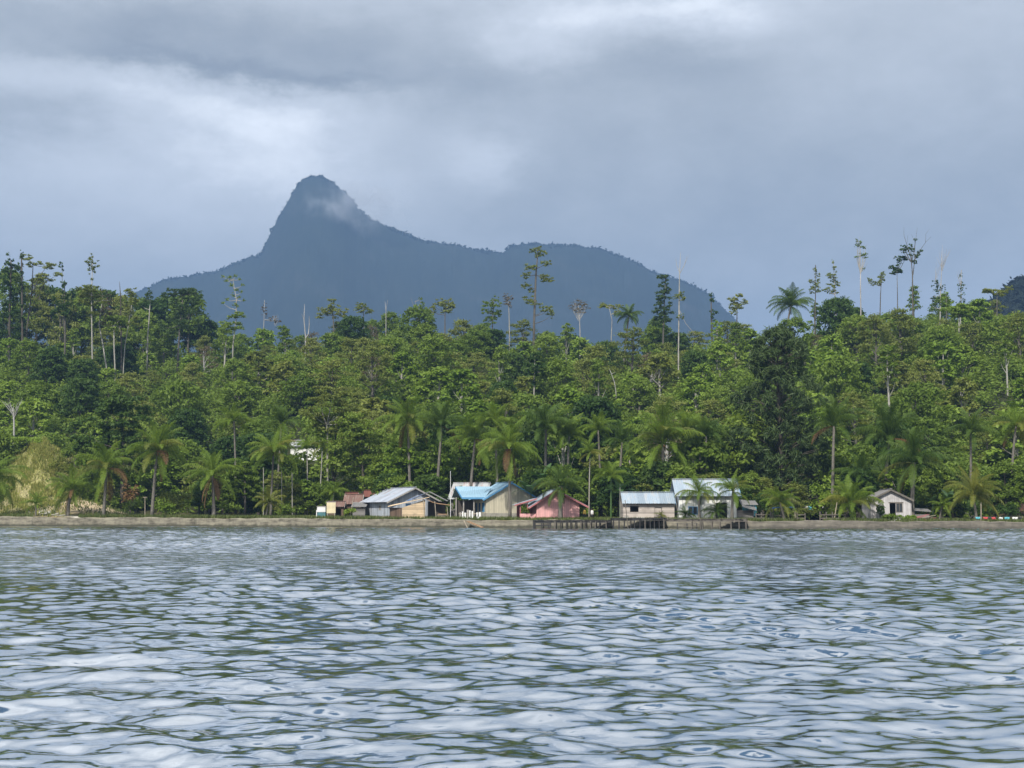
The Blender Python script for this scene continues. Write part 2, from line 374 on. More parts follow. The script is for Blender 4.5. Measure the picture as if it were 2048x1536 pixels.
# ------------------------------------------------------------------ water
def build_water():
    ys = np.concatenate([np.array([-400, -60, -8, -2, 1.0, 2.5]), np.concatenate([3.6 * 1.0035 ** np.arange(0, 650), 3.6 * 1.0035 ** 650 * 1.0024 ** np.arange(0, 800)])]); ys = ys[ys < 235]
    s = np.linspace(-1, 1, 801)
    Y, S_ = np.meshgrid(ys, s, indexing='ij'); X = S_ * (5 + .45 * np.abs(Y))
    rng = np.random.default_rng(5); Z = np.zeros_like(X)
    dx = (5 + .45 * np.abs(Y)) * 2 / 800; dy = np.maximum(np.abs(Y) * np.where(Y < 34, .0035, .0024), .012); step = np.maximum(dx * .7, dy)
    wx = X + .3 * np.sin(Y * .31 + X * .17); wy = Y + .25 * np.sin(X * .37 + 1)
    for i in range(72):
        lam = .17 * (12 ** (i / 71.0)) * rng.uniform(.9, 1.1)
        th = rng.normal(math.radians(93), math.radians(38)); kx, ky = math.cos(th) * 2 * math.pi / lam, math.sin(th) * 2 * math.pi / lam
        amp = WAVE * lam * rng.uniform(.5, 1.2) * (1.0 if lam < 1.0 else .75)
        fade = np.clip((lam / step - 2.2) / 2.5, 0, 1)
        ph = kx * wx + ky * wy + rng.uniform(0, 6.28)
        Z += amp * fade * (np.sin(ph) + .18 * np.cos(2 * ph))
    patch = .72 + .38 * np.sin(X * .09 + 1.3 * np.sin(Y * .05)) * np.sin(Y * .07 + .8 * np.sin(X * .06)) + .15 * np.sin(X * .4 + Y * .33)
    Z *= patch * (1 + .9 * np.clip((Y + 8 * np.sin(X * .11) - 34) / 30, 0, 1) + 1.2 * np.clip((Y - 55) / 50, 0, 1))
    V = np.stack([X, Y, Z], -1).reshape(-1, 3); nr, nc = X.shape
    i = np.arange((nr - 1) * nc).reshape(nr - 1, nc)[:, :-1].ravel()
    Fc = np.stack([i, i + 1, i + nc + 1, i + nc], 1)
    m, k, b, nt = mat('sea_water')
    tc = k.new('ShaderNodeTexCoord'); o = tc.outputs['Object']
    b.inputs['Base Color'].default_value = (.020, .046, .062, 1); b.inputs['Roughness'].default_value = .05
    b.inputs['IOR'].default_value = 1.34; b.inputs['Specular IOR Level'].default_value = .5
    n = k.noise(k.mapping(o, (.6, 1, 1)), 2.1, 4, .55, .6)
    bp = k.new('ShaderNodeBump'); bp.inputs['Strength'].default_value = .5; bp.inputs['Distance'].default_value = .022
    nt.links.new(n, bp.inputs['Height'])
    # a breeze ruffles the water further out
    spw = k.new('ShaderNodeSeparateXYZ'); nt.links.new(o, spw.inputs[0])
    far = k.ss(k.m('ADD', spw.outputs[1], k.m('MULTIPLY', k.noise(k.mapping(o, (.5, 1, 1)), .08, 3), 22)), 30, 62)
    b2 = k.new('ShaderNodeBump'); b2.inputs['Distance'].default_value = .12; nt.links.new(far, b2.inputs['Strength'])
    nt.links.new(k.noise(k.mapping(o, (.7, 1, 1), (3, 8, 0)), 1.3, 5, .62), b2.inputs['Height']); nt.links.new(bp.outputs[0], b2.inputs['Normal'])
    nt.links.new(b2.outputs[0], b.inputs['Normal'])
    # strong mirror at grazing angles, clear deep water where a wave face turns to the viewer
    lw = k.new('ShaderNodeLayerWeight'); lw.inputs[0].default_value = .5; nt.links.new(b2.outputs[0], lw.inputs['Normal'])
    gl = k.new('ShaderNodeBsdfGlossy'); gl.inputs['Color'].default_value = (.92, .925, .915, 1); gl.inputs['Roughness'].default_value = .09; nt.links.new(b2.outputs[0], gl.inputs['Normal'])
    mx = k.new('ShaderNodeMixShader'); nt.links.new(k.m('MULTIPLY', k.ss(lw.outputs['Facing'], .22, .58), .92), mx.inputs[0])
    nt.links.new(b.outputs[0], mx.inputs[1]); nt.links.new(gl.outputs[0], mx.inputs[2]); nt.links.new(mx.outputs[0], nt.nodes['Material Output'].inputs[0])
    w = link('water', mesh_from('water', V, Fc, 'sea_water', True)); w['kind'] = 'structure'
WAVE = .0050
build_water()

# ------------------------------------------------------------------ far mountain
MT = np.array([(-300, 640), (150, 620), (300, 575), (330, 560), (385, 552), (430, 545), (470, 528), (500, 515), (522, 510), (540, 470), (556, 440), (575, 405), (592, 375),
               (605, 360), (625, 352), (645, 354), (668, 368), (690, 385), (715, 415), (740, 438), (770, 452), (810, 468), (850, 484), (900, 489), (950, 500), (1005, 508),
               (1022, 492), (1060, 487), (1090, 490), (1150, 492), (1200, 498), (1260, 520), (1310, 545), (1370, 565), (1420, 590), (1470, 640), (1560, 760), (2700, 1015)])
def soil_far():
    m, k, b, nt = mat('mountain_forest'); tc = k.new('ShaderNodeTexCoord'); o = tc.outputs['Object']
    n = k.noise(o, .012, 8, .7)
    nt.links.new(k.ramp(n, [(.35, (.010, .015, .012)), (.55, (.015, .021, .016)), (.75, (.032, .034, .032))]), b.inputs['Base Color']); b.inputs['Roughness'].default_value = .95
    b.inputs['Specular IOR Level'].default_value = .05
soil_far()
def vnoise(x, y, seed, sc_):
    r = np.random.default_rng(seed); G = r.random((64, 64)); x = x / sc_; y = y / sc_
    xi = np.floor(x).astype(int); yi = np.floor(y).astype(int); fx = x - xi; fy = y - yi
    fx = fx * fx * (3 - 2 * fx); fy = fy * fy * (3 - 2 * fy); g = lambda a, b: G[a % 64, b % 64]
    return (g(xi, yi) * (1 - fx) + g(xi + 1, yi) * fx) * (1 - fy) + (g(xi, yi + 1) * (1 - fx) + g(xi + 1, yi + 1) * fx) * fy
def far_hill(name, prof, Y0, depth, nx, ny, px0, px1, rough):
    pxs = np.linspace(px0, px1, nx); v = np.linspace(-1, 1, ny); P, Vv = np.meshgrid(pxs, v, indexing='ij')
    top = np.array([at(p, np.interp(p, prof[:, 0], prof[:, 1]), Y0).z for p in pxs])[:, None]
    X = np.array([at(p, np.interp(p, prof[:, 0], prof[:, 1]), Y0).x for p in pxs])[:, None] + 0 * Vv
    Yw = Y0 + Vv * depth
    fall = 1 - np.abs(Vv) ** 1.15
    n = (vnoise(X + 5000, Yw, 1, 260) - .5) * 1.2 + (vnoise(X + 5000, Yw, 2, 110) - .5) * .6 + (vnoise(X + 5000, Yw, 3, 45) - .5) * .3
    Z = top * fall + n * np.abs(Vv) * (1 - np.abs(Vv)) * top * .22
    Z += (vnoise(X + 9000, Yw, 4, 14) - .5) * rough + (vnoise(X + 9000, Yw, 6, 6) - .5) * rough * .6
    Z = np.where(np.abs(Vv) > .98, -5, Z); X = X * Yw / Y0
    i = np.arange((nx - 1) * ny).reshape(nx - 1, ny)[:, :-1].ravel(); Fc = np.stack([i, i + ny, i + ny + 1, i + 1], 1)
    o = link(name, mesh_from(name, np.stack([X, Yw, Z], -1).reshape(-1, 3), Fc, 'mountain_forest', True)); o['kind'] = 'structure'
    return o
far_hill('mountain', MT, 3000, 750, 900, 61, -300, 1750, 5)
DH = np.array([(1930, 640), (1975, 612), (1995, 598), (2012, 582), (2030, 564), (2050, 556), (2200, 556), (2400, 600), (2500, 700)])
far_hill('distant_hill', DH, 800, 160, 260, 41, 1930, 2500, 8)

def ridge_trees():
    rng = np.random.default_rng(8); V = []
    for i in range(1100):
        px = rng.uniform(280, 1480); py = np.interp(px, MT[:, 0], MT[:, 1]); p = at(px, py + rng.uniform(0, 5), 3000 + rng.normal(0, 10)); r = rng.uniform(1.2, 2.8)
        n = 9; u = rng.normal(size=(n, 3)); c = np.array(p) + u * r * np.array([.7, .7, .8]) + np.array([0, 0, rng.uniform(0, 1) * r]); a = rng.normal(size=(n, 3)) * r * .7; b = rng.normal(size=(n, 3)) * r * .7
        V.append(np.stack([c + a, c + b, c - a, c - b], 1).reshape(-1, 3))
    for i in range(900):
        px = rng.uniform(1950, 2180); pt = np.interp(px, DH[:, 0], DH[:, 1]); f = rng.random() ** 1.6; p = at(px, pt + 2 + f * 75, 800 - 45 * f); r = rng.uniform(1.2, 2.6)
        n = 9; u = rng.normal(size=(n, 3)); c = np.array(p) + u * r * .7; a = rng.normal(size=(n, 3)) * r * .5; b = rng.normal(size=(n, 3)) * r * .5
        V.append(np.stack([c + a, c + b, c - a, c - b], 1).reshape(-1, 3))
    V = np.concatenate(V); o = link('mountain_wood', mesh_from('mountain_wood', V, np.arange(len(V)).reshape(-1, 4), 'mountain_forest')); o['kind'] = 'stuff'
ridge_trees()

# ------------------------------------------------------------------ foliage
def diamonds(c, n, size, aspect, tang=None):
    """leaf blades: centres, normals, half lengths -> rhombus faces"""
    N = len(c); r = RNG.normal(size=(N, 3)) if tang is None else tang
    t = r - (r * n).sum(1, keepdims=True) * n; t /= np.linalg.norm(t, axis=1, keepdims=True) + 1e-9
    b = np.cross(n, t); s = size[:, None]
    V = np.stack([c + t * s, c + b * s * aspect, c - t * s, c - b * s * aspect], 1).reshape(-1, 3)
    return V, np.arange(4 * N).reshape(N, 4)
def unit(a): return a / (np.linalg.norm(a, axis=1, keepdims=True) + 1e-9)
def clump_leaves(cl, leaf, per_m2, upb=.55, shell=.5, droop=None, aspect=.5, rnd=.7):
    """cl rows: x,y,z,rx,ry,rz"""
    Vs, n0 = [], 0
    C, Nn, S_ = [], [], []
    for x, y, z, rx, ry, rz in cl:
        area = 4 * math.pi * ((rx * ry) ** 1.6 / 3 + (rx * rz) ** 1.6 / 3 + (ry * rz) ** 1.6 / 3) ** (1 / 1.6)
        n = max(6, int(area * per_m2))
        u = unit(RNG.normal(size=(n, 3))); u[:, 2] = np.where(u[:, 2] < -.35, -u[:, 2], u[:, 2])
        rr = (shell + (1 - shell) * RNG.random(n)) ** .8
        rr *= 1 + .18 * RNG.normal(size=n)
        p = u * rr[:, None] * np.array([rx, ry, rz]); C.append(p + np.array([x, y, z]))
        Nn.append(unit(u * .6 + np.array([0, 0, upb]) + RNG.normal(size=(n, 3)) * rnd)); S_.append(leaf * (.6 + .8 * RNG.random(n)))
    C = np.concatenate(C); Nn = np.concatenate(Nn); S_ = np.concatenate(S_)
    if droop is not None:
        tg = unit(RNG.normal(size=(len(C), 3)) * .5 + np.array([0, 0, -droop])); return diamonds(C, Nn, S_, aspect, tg)
    return diamonds(C, Nn, S_, aspect)

def limb_mesh(mb, base, tips, r0, sides=6, fork=.45):
    base = Vector(base)
    for t in tips:
        t = Vector(t); mid = base.lerp(t, .5) + Vector((random.uniform(-.1, .1), random.uniform(-.1, .1), -.06 * (t - base).length))
        mb.tube([base, mid, t], [r0, r0 * .6, r0 * .2], sides, False)

def tree_proto(kind, seed):
    """returns trunk mesh and crown mesh, base at origin"""
    global RNG
    RNG = np.random.default_rng(seed); random.seed(seed); U = random.uniform
    mb = MB(); cl = []
    if kind == 'round':
        H, Rr = U(7.5, 9.5), U(3.6, 4.8); zc = H * .48
        for i in range(24):
            a = i * 2.4 + U(-.4, .4); q = 1 - (i + .5) / 24; zz = zc + (H - zc) * (1 - q ** 1.3) * 1.0 - 1.2 * q; rr = Rr * math.sqrt(max(.03, q)) * U(.75, 1.08)
            r = U(.85, 1.5); cl.append((rr * math.cos(a), rr * math.sin(a), zz, r, r, r * U(.55, .8)))
        cl.append((0, 0, zc, Rr * .6, Rr * .6, 1.8)); L = dict(leaf=.26, per_m2=9)
    elif kind == 'layered':
        H, Rr = U(7.5, 9.5), U(3.8, 5.2)
        for i in range(34):
            a = i * 2.4 + U(-.5, .5); q = i / 33; zz = H * (.24 + .72 * q ** .85) + U(-.3, .3); rr = Rr * (1 - .75 * q ** 1.5) * U(.3, 1)
            r = U(.9, 1.8) * (1 - .25 * q); cl.append((rr * math.cos(a), rr * math.sin(a), zz, r, r, r * U(.3, .6)))
        L = dict(leaf=.19, per_m2=10, upb=.8, rnd=.8, shell=.1)
    elif kind == 'brown':
        H, Rr = U(7, 9), U(2.6, 3.6)
        for i in range(26):
            a = i * 2.4 + U(-.5, .5); q = i / 25; zz = H * (.35 + .62 * q); rr = Rr * (1 - .6 * q) * U(.3, 1)
            r = U(.6, 1.2); cl.append((rr * math.cos(a), rr * math.sin(a), zz, r, r, r * .6))
        L = dict(leaf=.17, per_m2=4, upb=.6, rnd=.9, shell=.1)
    elif kind == 'dense':
        H, Rr = U(8, 10), U(3.2, 4.2); zc = H * .52
        for i in range(34):
            a = i * 2.4; q = 1 - (i + .5) / 34; zz = zc + (H - zc) * (1 - q ** 1.6) - 2.2 * q ** 2; rr = Rr * math.sqrt(q) * U(.85, 1.05)
            r = U(.8, 1.25); cl.append((rr * math.cos(a), rr * math.sin(a), zz, r, r, r * .8))
        cl.append((0, 0, zc, Rr * .75, Rr * .75, 2.4)); L = dict(leaf=.27, per_m2=10, upb=.4)
    elif kind in ('bigleaf', 'yellow'):
        H, Rr = U(7.5, 9.5), U(3, 4.2)
        for i in range(26):
            a = i * 2.4 + U(-.5, .5); q = i / 25; zz = H * (.22 + .72 * q); rr = Rr * math.sqrt(max(.04, 1 - q * .95)) * U(.55, 1.1)
            r = U(.9, 1.5); cl.append((rr * math.cos(a), rr * math.sin(a), zz, r, r, r * .55))
        L = dict(leaf=.31, per_m2=6.5, upb=1.0, rnd=.6, shell=.25, aspect=.6)
    else:  # slender
        H, Rr = U(10, 12.5), U(1.6, 2.3)
        for i in range(12):
            a = i * 2.4 + U(-.5, .5); q = i / 11; zz = H * (.55 + .43 * q); rr = Rr * (1 - .6 * q) * U(.4, 1)
            r = U(.7, 1.2); cl.append((rr * math.cos(a), rr * math.sin(a), zz, r, r, r * .6))
        L = dict(leaf=.25, per_m2=8, shell=.3)
    r0 = .16 if kind == 'slender' else .22
    lx, ly = U(-.4, .4), U(-.4, .4); top = (lx * 1.5, ly * 1.5, H * .88)
    mb.tube([(0, 0, -1.2), (lx * .4, ly * .4, H * .25), (lx, ly, H * .55), top], [r0 * 1.25, r0, r0 * .7, r0 * .25], 7, False)
    for c in cl[::2]: limb_mesh(mb, (lx * c[2] / H, ly * c[2] / H, max(H * .2, c[2] * .62)), [(c[0], c[1], c[2])], .075, 5)
    V, Fc = clump_leaves(cl, **L)
    return mb, V, Fc

KIND = {'round': ('leaf_mid', 'bark_grey', 'broadleaf_tree', 'round green'), 'bigleaf': ('leaf_bright', 'bark_pale', 'large_leaved_tree', 'bright large-leaved'),
        'layered': ('leaf_olive', 'bark_grey', 'layered_tree', 'olive flat-layered'), 'dense': ('leaf_dark', 'bark_dark', 'dense_tree', 'dark dense'),
        'slender': ('leaf_mid', 'bark_pale', 'slender_tree', 'slender pale-stemmed'),
        'yellow': ('leaf_yellow', 'bark_pale', 'yellowish_tree', 'yellowish open'), 'brown': ('leaf_brown', 'bark_dead', 'half_bare_tree', 'brownish half-bare')}
PROTO = {}
for i, (kd, n) in enumerate((('round', 4), ('layered', 4), ('dense', 2), ('bigleaf', 3), ('slender', 2), ('yellow', 2), ('brown', 2))):
    PROTO[kd] = []
    for j in range(n):
        mb, V, Fc = tree_proto(kd, 100 + i * 10 + j)
        PROTO[kd].append((mesh_from('trunk', mb.V, mb.F, KIND[kd][1], True), mesh_from('crown', V, Fc, KIND[kd][0])))
HILL = []
def hill_tree(kd, x, y, s, rot=None, sz=1.0):
    tm, cm = random.choice(PROTO[kd]); nm = KIND[kd][2]
    r = bpy.data.objects.new(nm, None); COL.objects.link(r); r.location = (x, y, gz(x, y) - .3); r.rotation_euler = (0, 0, random.uniform(0, 6.28) if rot is None else rot)
    r.scale = (s, s, s * sz); r.empty_display_size = .3
    link('trunk', tm, r); link('crown', cm, r); r['category'] = 'tree'; HILL.append((r, kd)); return r
random.seed(21)
for row in range(12):
    t = row / 11; ncol = 24
    for c in range(ncol):
        px = -50 + 2150 * (c + .5 * (row % 2) + random.uniform(-.38, .38)) / ncol
        d = 25 + 150 * t + random.uniform(-6, 6); Y = float(shoreY(px)) + d; x = gx(px, Y)
        if -20 < px < 175 and d < 52: continue
        if px > 1985 and d < 38: continue
        if 550 < px < 670 and 46 < d < 66: continue
        w = {'round': .34, 'layered': .29, 'dense': .09, 'bigleaf': .22, 'slender': .06, 'yellow': .05, 'brown': .06}
        if px < 620 and t < .75: w.update(bigleaf=.30, layered=.18)
        if 520 < px < 1000 and t > .5: w.update(layered=.5)
        if t < .12: w.update(dense=.22, slender=.02, round=.42)
        if t > .9: w.update(slender=.05, dense=.04)
        kd = random.choices(list(w), list(w.values()))[0]
        s = random.uniform(.78, 1.22) * (1.12 if t < .15 else 1) * (.85 if t > .93 else 1)
        hill_tree(kd, x, Y, s, sz=random.uniform(.85, 1.12))

for px in range(395, 2075, 27):
    if 678 < px < 765 or 872 < px < 995 or 1585 < px < 1660: continue
    px += random.uniform(-8, 8); d = random.uniform(13.5, 17); Y = float(shoreY(px)) + d
    hill_tree(random.choices(['round', 'bigleaf', 'dense', 'layered'], [.36, .2, .24, .2])[0], gx(px, Y), Y, random.uniform(.5, .78), sz=random.uniform(.8, 1.1))
for px, d, kd, s, z in ((-30, 168, 'dense', 1.35, 1.3), (2, 160, 'round', 1.3, 1.35), (30, 172, 'dense', 1.45, 1.45), (58, 165, 'layered', 1.3, 1.4), (88, 172, 'dense', 1.3, 1.3), (112, 160, 'layered', 1.2, 1.3), (140, 170, 'dense', 1.25, 1.25),
        (168, 165, 'round', 1.2, 1.2), (200, 172, 'dense', 1.2, 1.2), (232, 166, 'layered', 1.2, 1.25), (262, 172, 'round', 1.15, 1.2), (292, 165, 'dense', 1.2, 1.1), (330, 172, 'dense', 1.3, 1.2), (368, 168, 'round', 1.2, 1.15), (400, 172, 'dense', 1.0, 1.0), (475, 172, 'round', 1.0, 1.0),
        (960, 168, 'round', .9, 1.0), (1320, 168, 'dense', .95, 1.1)):
    Y = float(shoreY(px)) + d; hill_tree(kd, gx(px, Y), Y, s * (1.25 if px < 440 else 1), sz=z)

def undergrowth():
    rng = np.random.default_rng(3); V = []; N = 0; Fs = []
    global RNG; RNG = rng
    cl = []
    for i in range(4200):
        px = rng.uniform(-140, 2190); d = rng.uniform(22, 200); Y = float(shoreY(px)) + d; x = gx(px, Y)
        if 10 < px < 160 and d < 46: continue
        if px > 1985 and d < 34: continue
        if 555 < px < 665 and 44 < d < 62: continue
        z = gz(x, Y); r = rng.uniform(.9, 2.6); cl.append((x, Y, z + r * .55, r * 1.15, r * 1.15, r * rng.uniform(.7, 1.3)))
    V, Fc = clump_leaves(cl, .30, 3.4, shell=.4, upb=.8)
    o = link('undergrowth', mesh_from('undergrowth', V, Fc, 'leaf_mid')); o['kind'] = 'stuff'
undergrowth()

# single trees that stand out: trunk, branches and clumps placed one by one
def special(name, label, Y, trunk, clumps, leaf='leaf_mid', bark='bark_pale', size=.26, dens=9, branches=(), spread=.7, rz=1.0, lay=False, cat='tree', droop=None, aspect=.5, upb=.55):
    """trunk: (px,py,r in m) from the foot up; clumps: (px,py,rx px,ry px)"""
    global RNG
    seed = int(abs(trunk[0][0]) * 13 + Y); RNG = np.random.default_rng(seed); random.seed(seed)
    px0, py0, r0 = trunk[0]; b = at(px0, py0, Y); g = gz(b.x, Y) - .4
    root = thing(name, label, cat, (b.x, Y, min(g, b.z))); off = root.location.copy(); q = Y / F
    pts = [at(p, y, Y) - off for p, y, r in trunk]; rad = [r * .8 for _, _, r in trunk]
    if b.z > g: pts = [Vector((pts[0].x, 0, 0))] + pts; rad = [r0 * 1.1] + rad
    mb = MB(); mb.tube(pts, rad, 7)
    tips = []; cl = []
    for (px, py, rx, ry) in clumps:
        p = at(px, py, Y) - off; p.y += random.uniform(-1, 1) * spread * rx * q; rx *= q * 1.15; ry *= q * 1.2
        n = max(1, int(round((rx / max(ry, .1)) * (1.6 if lay else 2.2)))) if rx > .6 else 1
        tips.append(p)
        if rx < .7: cl.append((p.x, p.y, p.z, rx, rx, ry))
        else:
            for j in range(2 * n + 5):
                a_, b_ = random.uniform(0, 6.28), random.random() ** .5; s_ = random.uniform(.22, .42)
                cl.append((p.x + b_ * math.cos(a_) * .8 * rx, p.y + b_ * math.sin(a_) * .8 * rx, p.z + random.uniform(-.9, .8) * ry - b_ * .3 * ry, rx * s_, rx * s_, max(ry, rx * .5) * s_))
    for p in tips:   # limb from the nearest lower trunk point
        best = min(range(len(pts)), key=lambda i: (pts[i] - p).length + (2 if pts[i].z > p.z else 0)); a = pts[best]
        if best + 1 < len(pts):
            f = max(0, min(1, (p.z - .5 * abs(p.x - a.x) - a.z) / max(.1, pts[best + 1].z - a.z))); a = a.lerp(pts[best + 1], f)
        if (p - a).length > .4: mb.tube([a, a.lerp(p, .5) + Vector((0, 0, -.08 * (p - a).length)), p], [.09, .06, .025], 5, False)
    for br in branches:
        bp = [at(x, y, Y) - off for x, y, *_ in br]; rr = [e[2] for e in br]
        for i in range(1, len(bp)): bp[i].y += random.uniform(-.5, .5)
        mb.tube(bp, rr, 5, False)
    mb.build('trunk', bark, root, True)
    if cl:
        V, Fc = clump_leaves(cl, size, dens, shell=.05, droop=droop, aspect=aspect, upb=.5, rnd=.95); link('crown', mesh_from('crown', V, Fc, leaf), root)
    return root
def twigs(px, py, n, h, seed, w=.5, r=.05):
    rr = random.Random(seed); out = []
    for i in range(n):
        x0 = px + rr.uniform(-2, 2); y0 = py + rr.uniform(-3, 8); dx = rr.uniform(-w, w) * h; hh = h * rr.uniform(.6, 1)
        out.append([(x0, y0, r), (x0 + dx * .5, y0 - hh * .55, r * .7), (x0 + dx * (.8 + rr.uniform(-.2, .3)), y0 - hh, r * .35)])
    return out
SP = special
SP('vine_draped_tree', 'dark vine-draped tree at the far left edge, top against the sky', 300, [(18, 700, .35), (20, 600, .28), (22, 520, .15)],
   [(22, 518, 12, 12), (20, 538, 20, 12), (14, 556, 18, 14), (22, 580, 18, 14), (8, 605, 22, 18), (30, 612, 18, 16), (8, 640, 22, 22), (34, 650, 20, 20)], 'leaf_dark', 'bark_dark')
SP('vine_column_tree', 'thin dark column of vines on a trunk beside the leftmost tree', 298, [(45, 700, .3), (44, 600, .26), (43, 510, .18)],
   [(43, 515, 5, 10), (43, 535, 7, 14), (42, 560, 8, 16), (43, 590, 9, 18), (44, 620, 9, 18), (46, 655, 12, 20)], 'leaf_needle', 'bark_dark')
SP('spreading_tree', 'wide feathery tree with pale forked limbs, second crown group from left', 302, [(50, 700, .3), (56, 640, .25), (64, 580, .18), (66, 530, .1)],
   [(58, 514, 12, 7), (68, 524, 14, 8), (92, 531, 17, 6), (115, 547, 10, 3), (88, 555, 18, 5), (70, 555, 14, 6), (76, 588, 16, 9), (66, 600, 16, 12), (80, 618, 20, 12), (72, 650, 22, 16)], 'leaf_olive', 'bark_grey', .2, 11,
   [[(58, 630, .14), (75, 590, .1), (98, 556, .05)], [(62, 590, .12), (80, 550, .08), (92, 533, .04)]], lay=True)
SP('tufted_tree', 'tiny dark tuft on a thin bare stem poking into the left sky', 330, [(127, 660, .14), (125, 590, .1), (124, 532, .06)], [(124, 529, 5, 5), (125, 540, 2, 2)], 'leaf_dark', 'bark_grey')
SP('conical_tree', 'dark conical vine-hung tree with pale straight stem at left', 292, [(130, 690, .24), (130, 650, .22), (129, 560, .1)],
   [(127, 570, 8, 8), (129, 588, 11, 9), (132, 604, 14, 9), (126, 618, 14, 10), (134, 628, 12, 9), (112, 600, 10, 9), (105, 622, 12, 10)], 'leaf_dark', 'bark_grey')
SP('tall_tree', 'tall pale-stemmed tree with two stacked yellow-green crowns at left', 275, [(185, 745, .2), (184, 680, .18), (183, 600, .14), (185, 520, .07)],
   [(184, 514, 8, 7), (187, 528, 13, 8), (181, 538, 10, 7), (184, 560, 5, 4), (182, 574, 18, 9), (174, 586, 20, 8), (190, 588, 16, 8), (200, 602, 14, 5), (172, 604, 14, 7), (184, 628, 14, 8), (160, 577, 8, 3)], 'leaf_yellow', 'bark_pale', .22, 8)
SP('pale_leaved_tree', 'pale grey-green sparse tree with leaning white stem at left', 280, [(213, 738, .2), (206, 690, .17), (198, 648, .13), (205, 600, .07)],
   [(205, 585, 9, 8), (214, 592, 10, 9), (210, 606, 13, 9), (222, 600, 9, 8), (215, 622, 14, 8), (205, 640, 9, 7)], 'leaf_brown', 'bark_pale', .2, 5)
SP('white_stemmed_tree', 'tree with straight white stem right of the leaning pale one', 278, [(230, 738, .19), (228, 690, .17), (228, 650, .1)], [(230, 640, 20, 9), (240, 652, 14, 8), (222, 655, 12, 7), (243, 636, 12, 7)], 'leaf_mid', 'bark_pale')
SP('dead_snag', 'grey broken snag with pointed bare top at left', 285, [(243, 725, .22), (242, 640, .19), (241, 590, .15), (239, 563, .04)], [(246, 600, 6, 4), (238, 612, 6, 4)], 'leaf_mid', 'bark_dark', .2, 6)
SP('double_stem_tree', 'twin pale-stemmed tree with loose brownish crown left of mountain foot', 282, [(247, 735, .15), (250, 690, .13), (262, 620, .1), (266, 590, .06)],
   [(262, 583, 13, 6), (272, 590, 10, 5), (255, 594, 9, 5), (268, 604, 14, 6), (256, 618, 13, 8), (266, 640, 16, 10)], 'leaf_olive', 'bark_pale', .2, 8)
SP('curved_stem_tree', 'narrow tree with S-curved white stem left of the mountain foot', 288, [(296, 665, .16), (298, 640, .15), (299, 622, .14), (301, 600, .08)], [(298, 583, 9, 9), (301, 596, 10, 8), (290, 600, 8, 7), (280, 610, 8, 5)], 'leaf_bluegreen', 'bark_pale', .22, 9)
SP('umbrella_tree', 'wide flat-tiered blue-green tree before the mountain left foot', 300, [(356, 710, .26), (360, 650, .22), (366, 590, .1)],
   [(336, 588, 15, 6), (350, 583, 14, 6), (376, 580, 22, 7), (392, 584, 12, 6), (384, 600, 20, 8), (350, 605, 16, 7), (394, 622, 10, 6), (370, 620, 18, 8), (345, 632, 20, 11), (360, 650, 26, 14), (330, 655, 20, 14)], 'leaf_bluegreen', 'bark_grey', .22, 10, lay=True)
SP('tufty_sparse_tree', 'sparse tree of separate round leaf tufts before the mountain', 285, [(466, 690, .17), (472, 640, .14), (473, 600, .1), (466, 560, .05)],
   [(445, 554, 4, 4), (452, 563, 5, 4), (460, 556, 5, 5), (470, 553, 4, 4), (479, 559, 4, 4), (486, 571, 4, 4), (463, 572, 5, 5), (473, 580, 5, 4), (484, 585, 4, 4), (478, 595, 5, 4), (488, 602, 4, 4), (466, 592, 5, 5), (454, 601, 4, 4), (446, 607, 4, 3), (472, 610, 6, 4), (478, 628, 14, 5), (462, 632, 10, 5), (470, 648, 18, 8), (458, 662, 20, 9)], 'leaf_mid', 'bark_pale', .2, 9)
SP('grey_sparse_tree', 'faint grey half-bare tree on the ridge left of centre', 335, [(526, 680, .14), (528, 640, .1), (529, 600, .05)], [(527, 612, 8, 7), (530, 626, 7, 6), (545, 636, 9, 6), (556, 640, 8, 5)], 'leaf_brown', 'bark_dead', .2, 3.5, twigs(550, 645, 6, 22, 4))
SP('forked_dead_tree', 'bare white dead tree forked like a tuning fork', 290, [(611, 690, .17), (611, 672, .15), (608, 640, .12), (609, 608, .04)], [], branches=[[(611, 676, .12), (616, 668, .11), (618, 648, .09), (618, 632, .04)], [(608, 640, .05), (604, 628, .03)]], bark='bark_dead')
SP('ridge_layered_tree', 'olive tiered tree rising above the ridge left of centre', 318, [(668, 670, .2), (666, 630, .14), (662, 600, .05)], [(664, 603, 9, 5), (668, 614, 15, 6), (655, 620, 12, 5), (676, 626, 16, 7), (642, 628, 12, 6), (640, 615, 8, 4), (692, 622, 8, 6)], 'leaf_olive', 'bark_grey', .2, 11, lay=True)
SP('small_crowned_tree', 'small olive tree topping the ridge below the mountain slope', 322, [(728, 660, .16), (727, 625, .1), (726, 608, .05)], [(724, 608, 11, 5), (730, 616, 14, 6), (718, 620, 10, 5)], 'leaf_olive', 'bark_grey', .2, 11, lay=True)
SP('forked_dead_tree', 'small white dead fork standing on the ridge below the mountain', 322, [(772, 650, .12), (772, 622, .09), (770, 603, .03)], [], branches=[[(772, 620, .07), (776, 600, .03)]], bark='bark_dead')
SP('open_branched_tree', 'thin half-bare tree with few tufts on the ridge near centre', 322, [(838, 660, .12), (836, 625, .08), (830, 603, .03)], [(842, 598, 4, 5), (846, 608, 6, 5), (832, 612, 4, 4), (838, 622, 8, 6)], 'leaf_mid', 'bark_pale', .2, 8, [[(836, 630, .06), (826, 608, .04), (822, 596, .02)], [(837, 625, .06), (842, 600, .02)]])
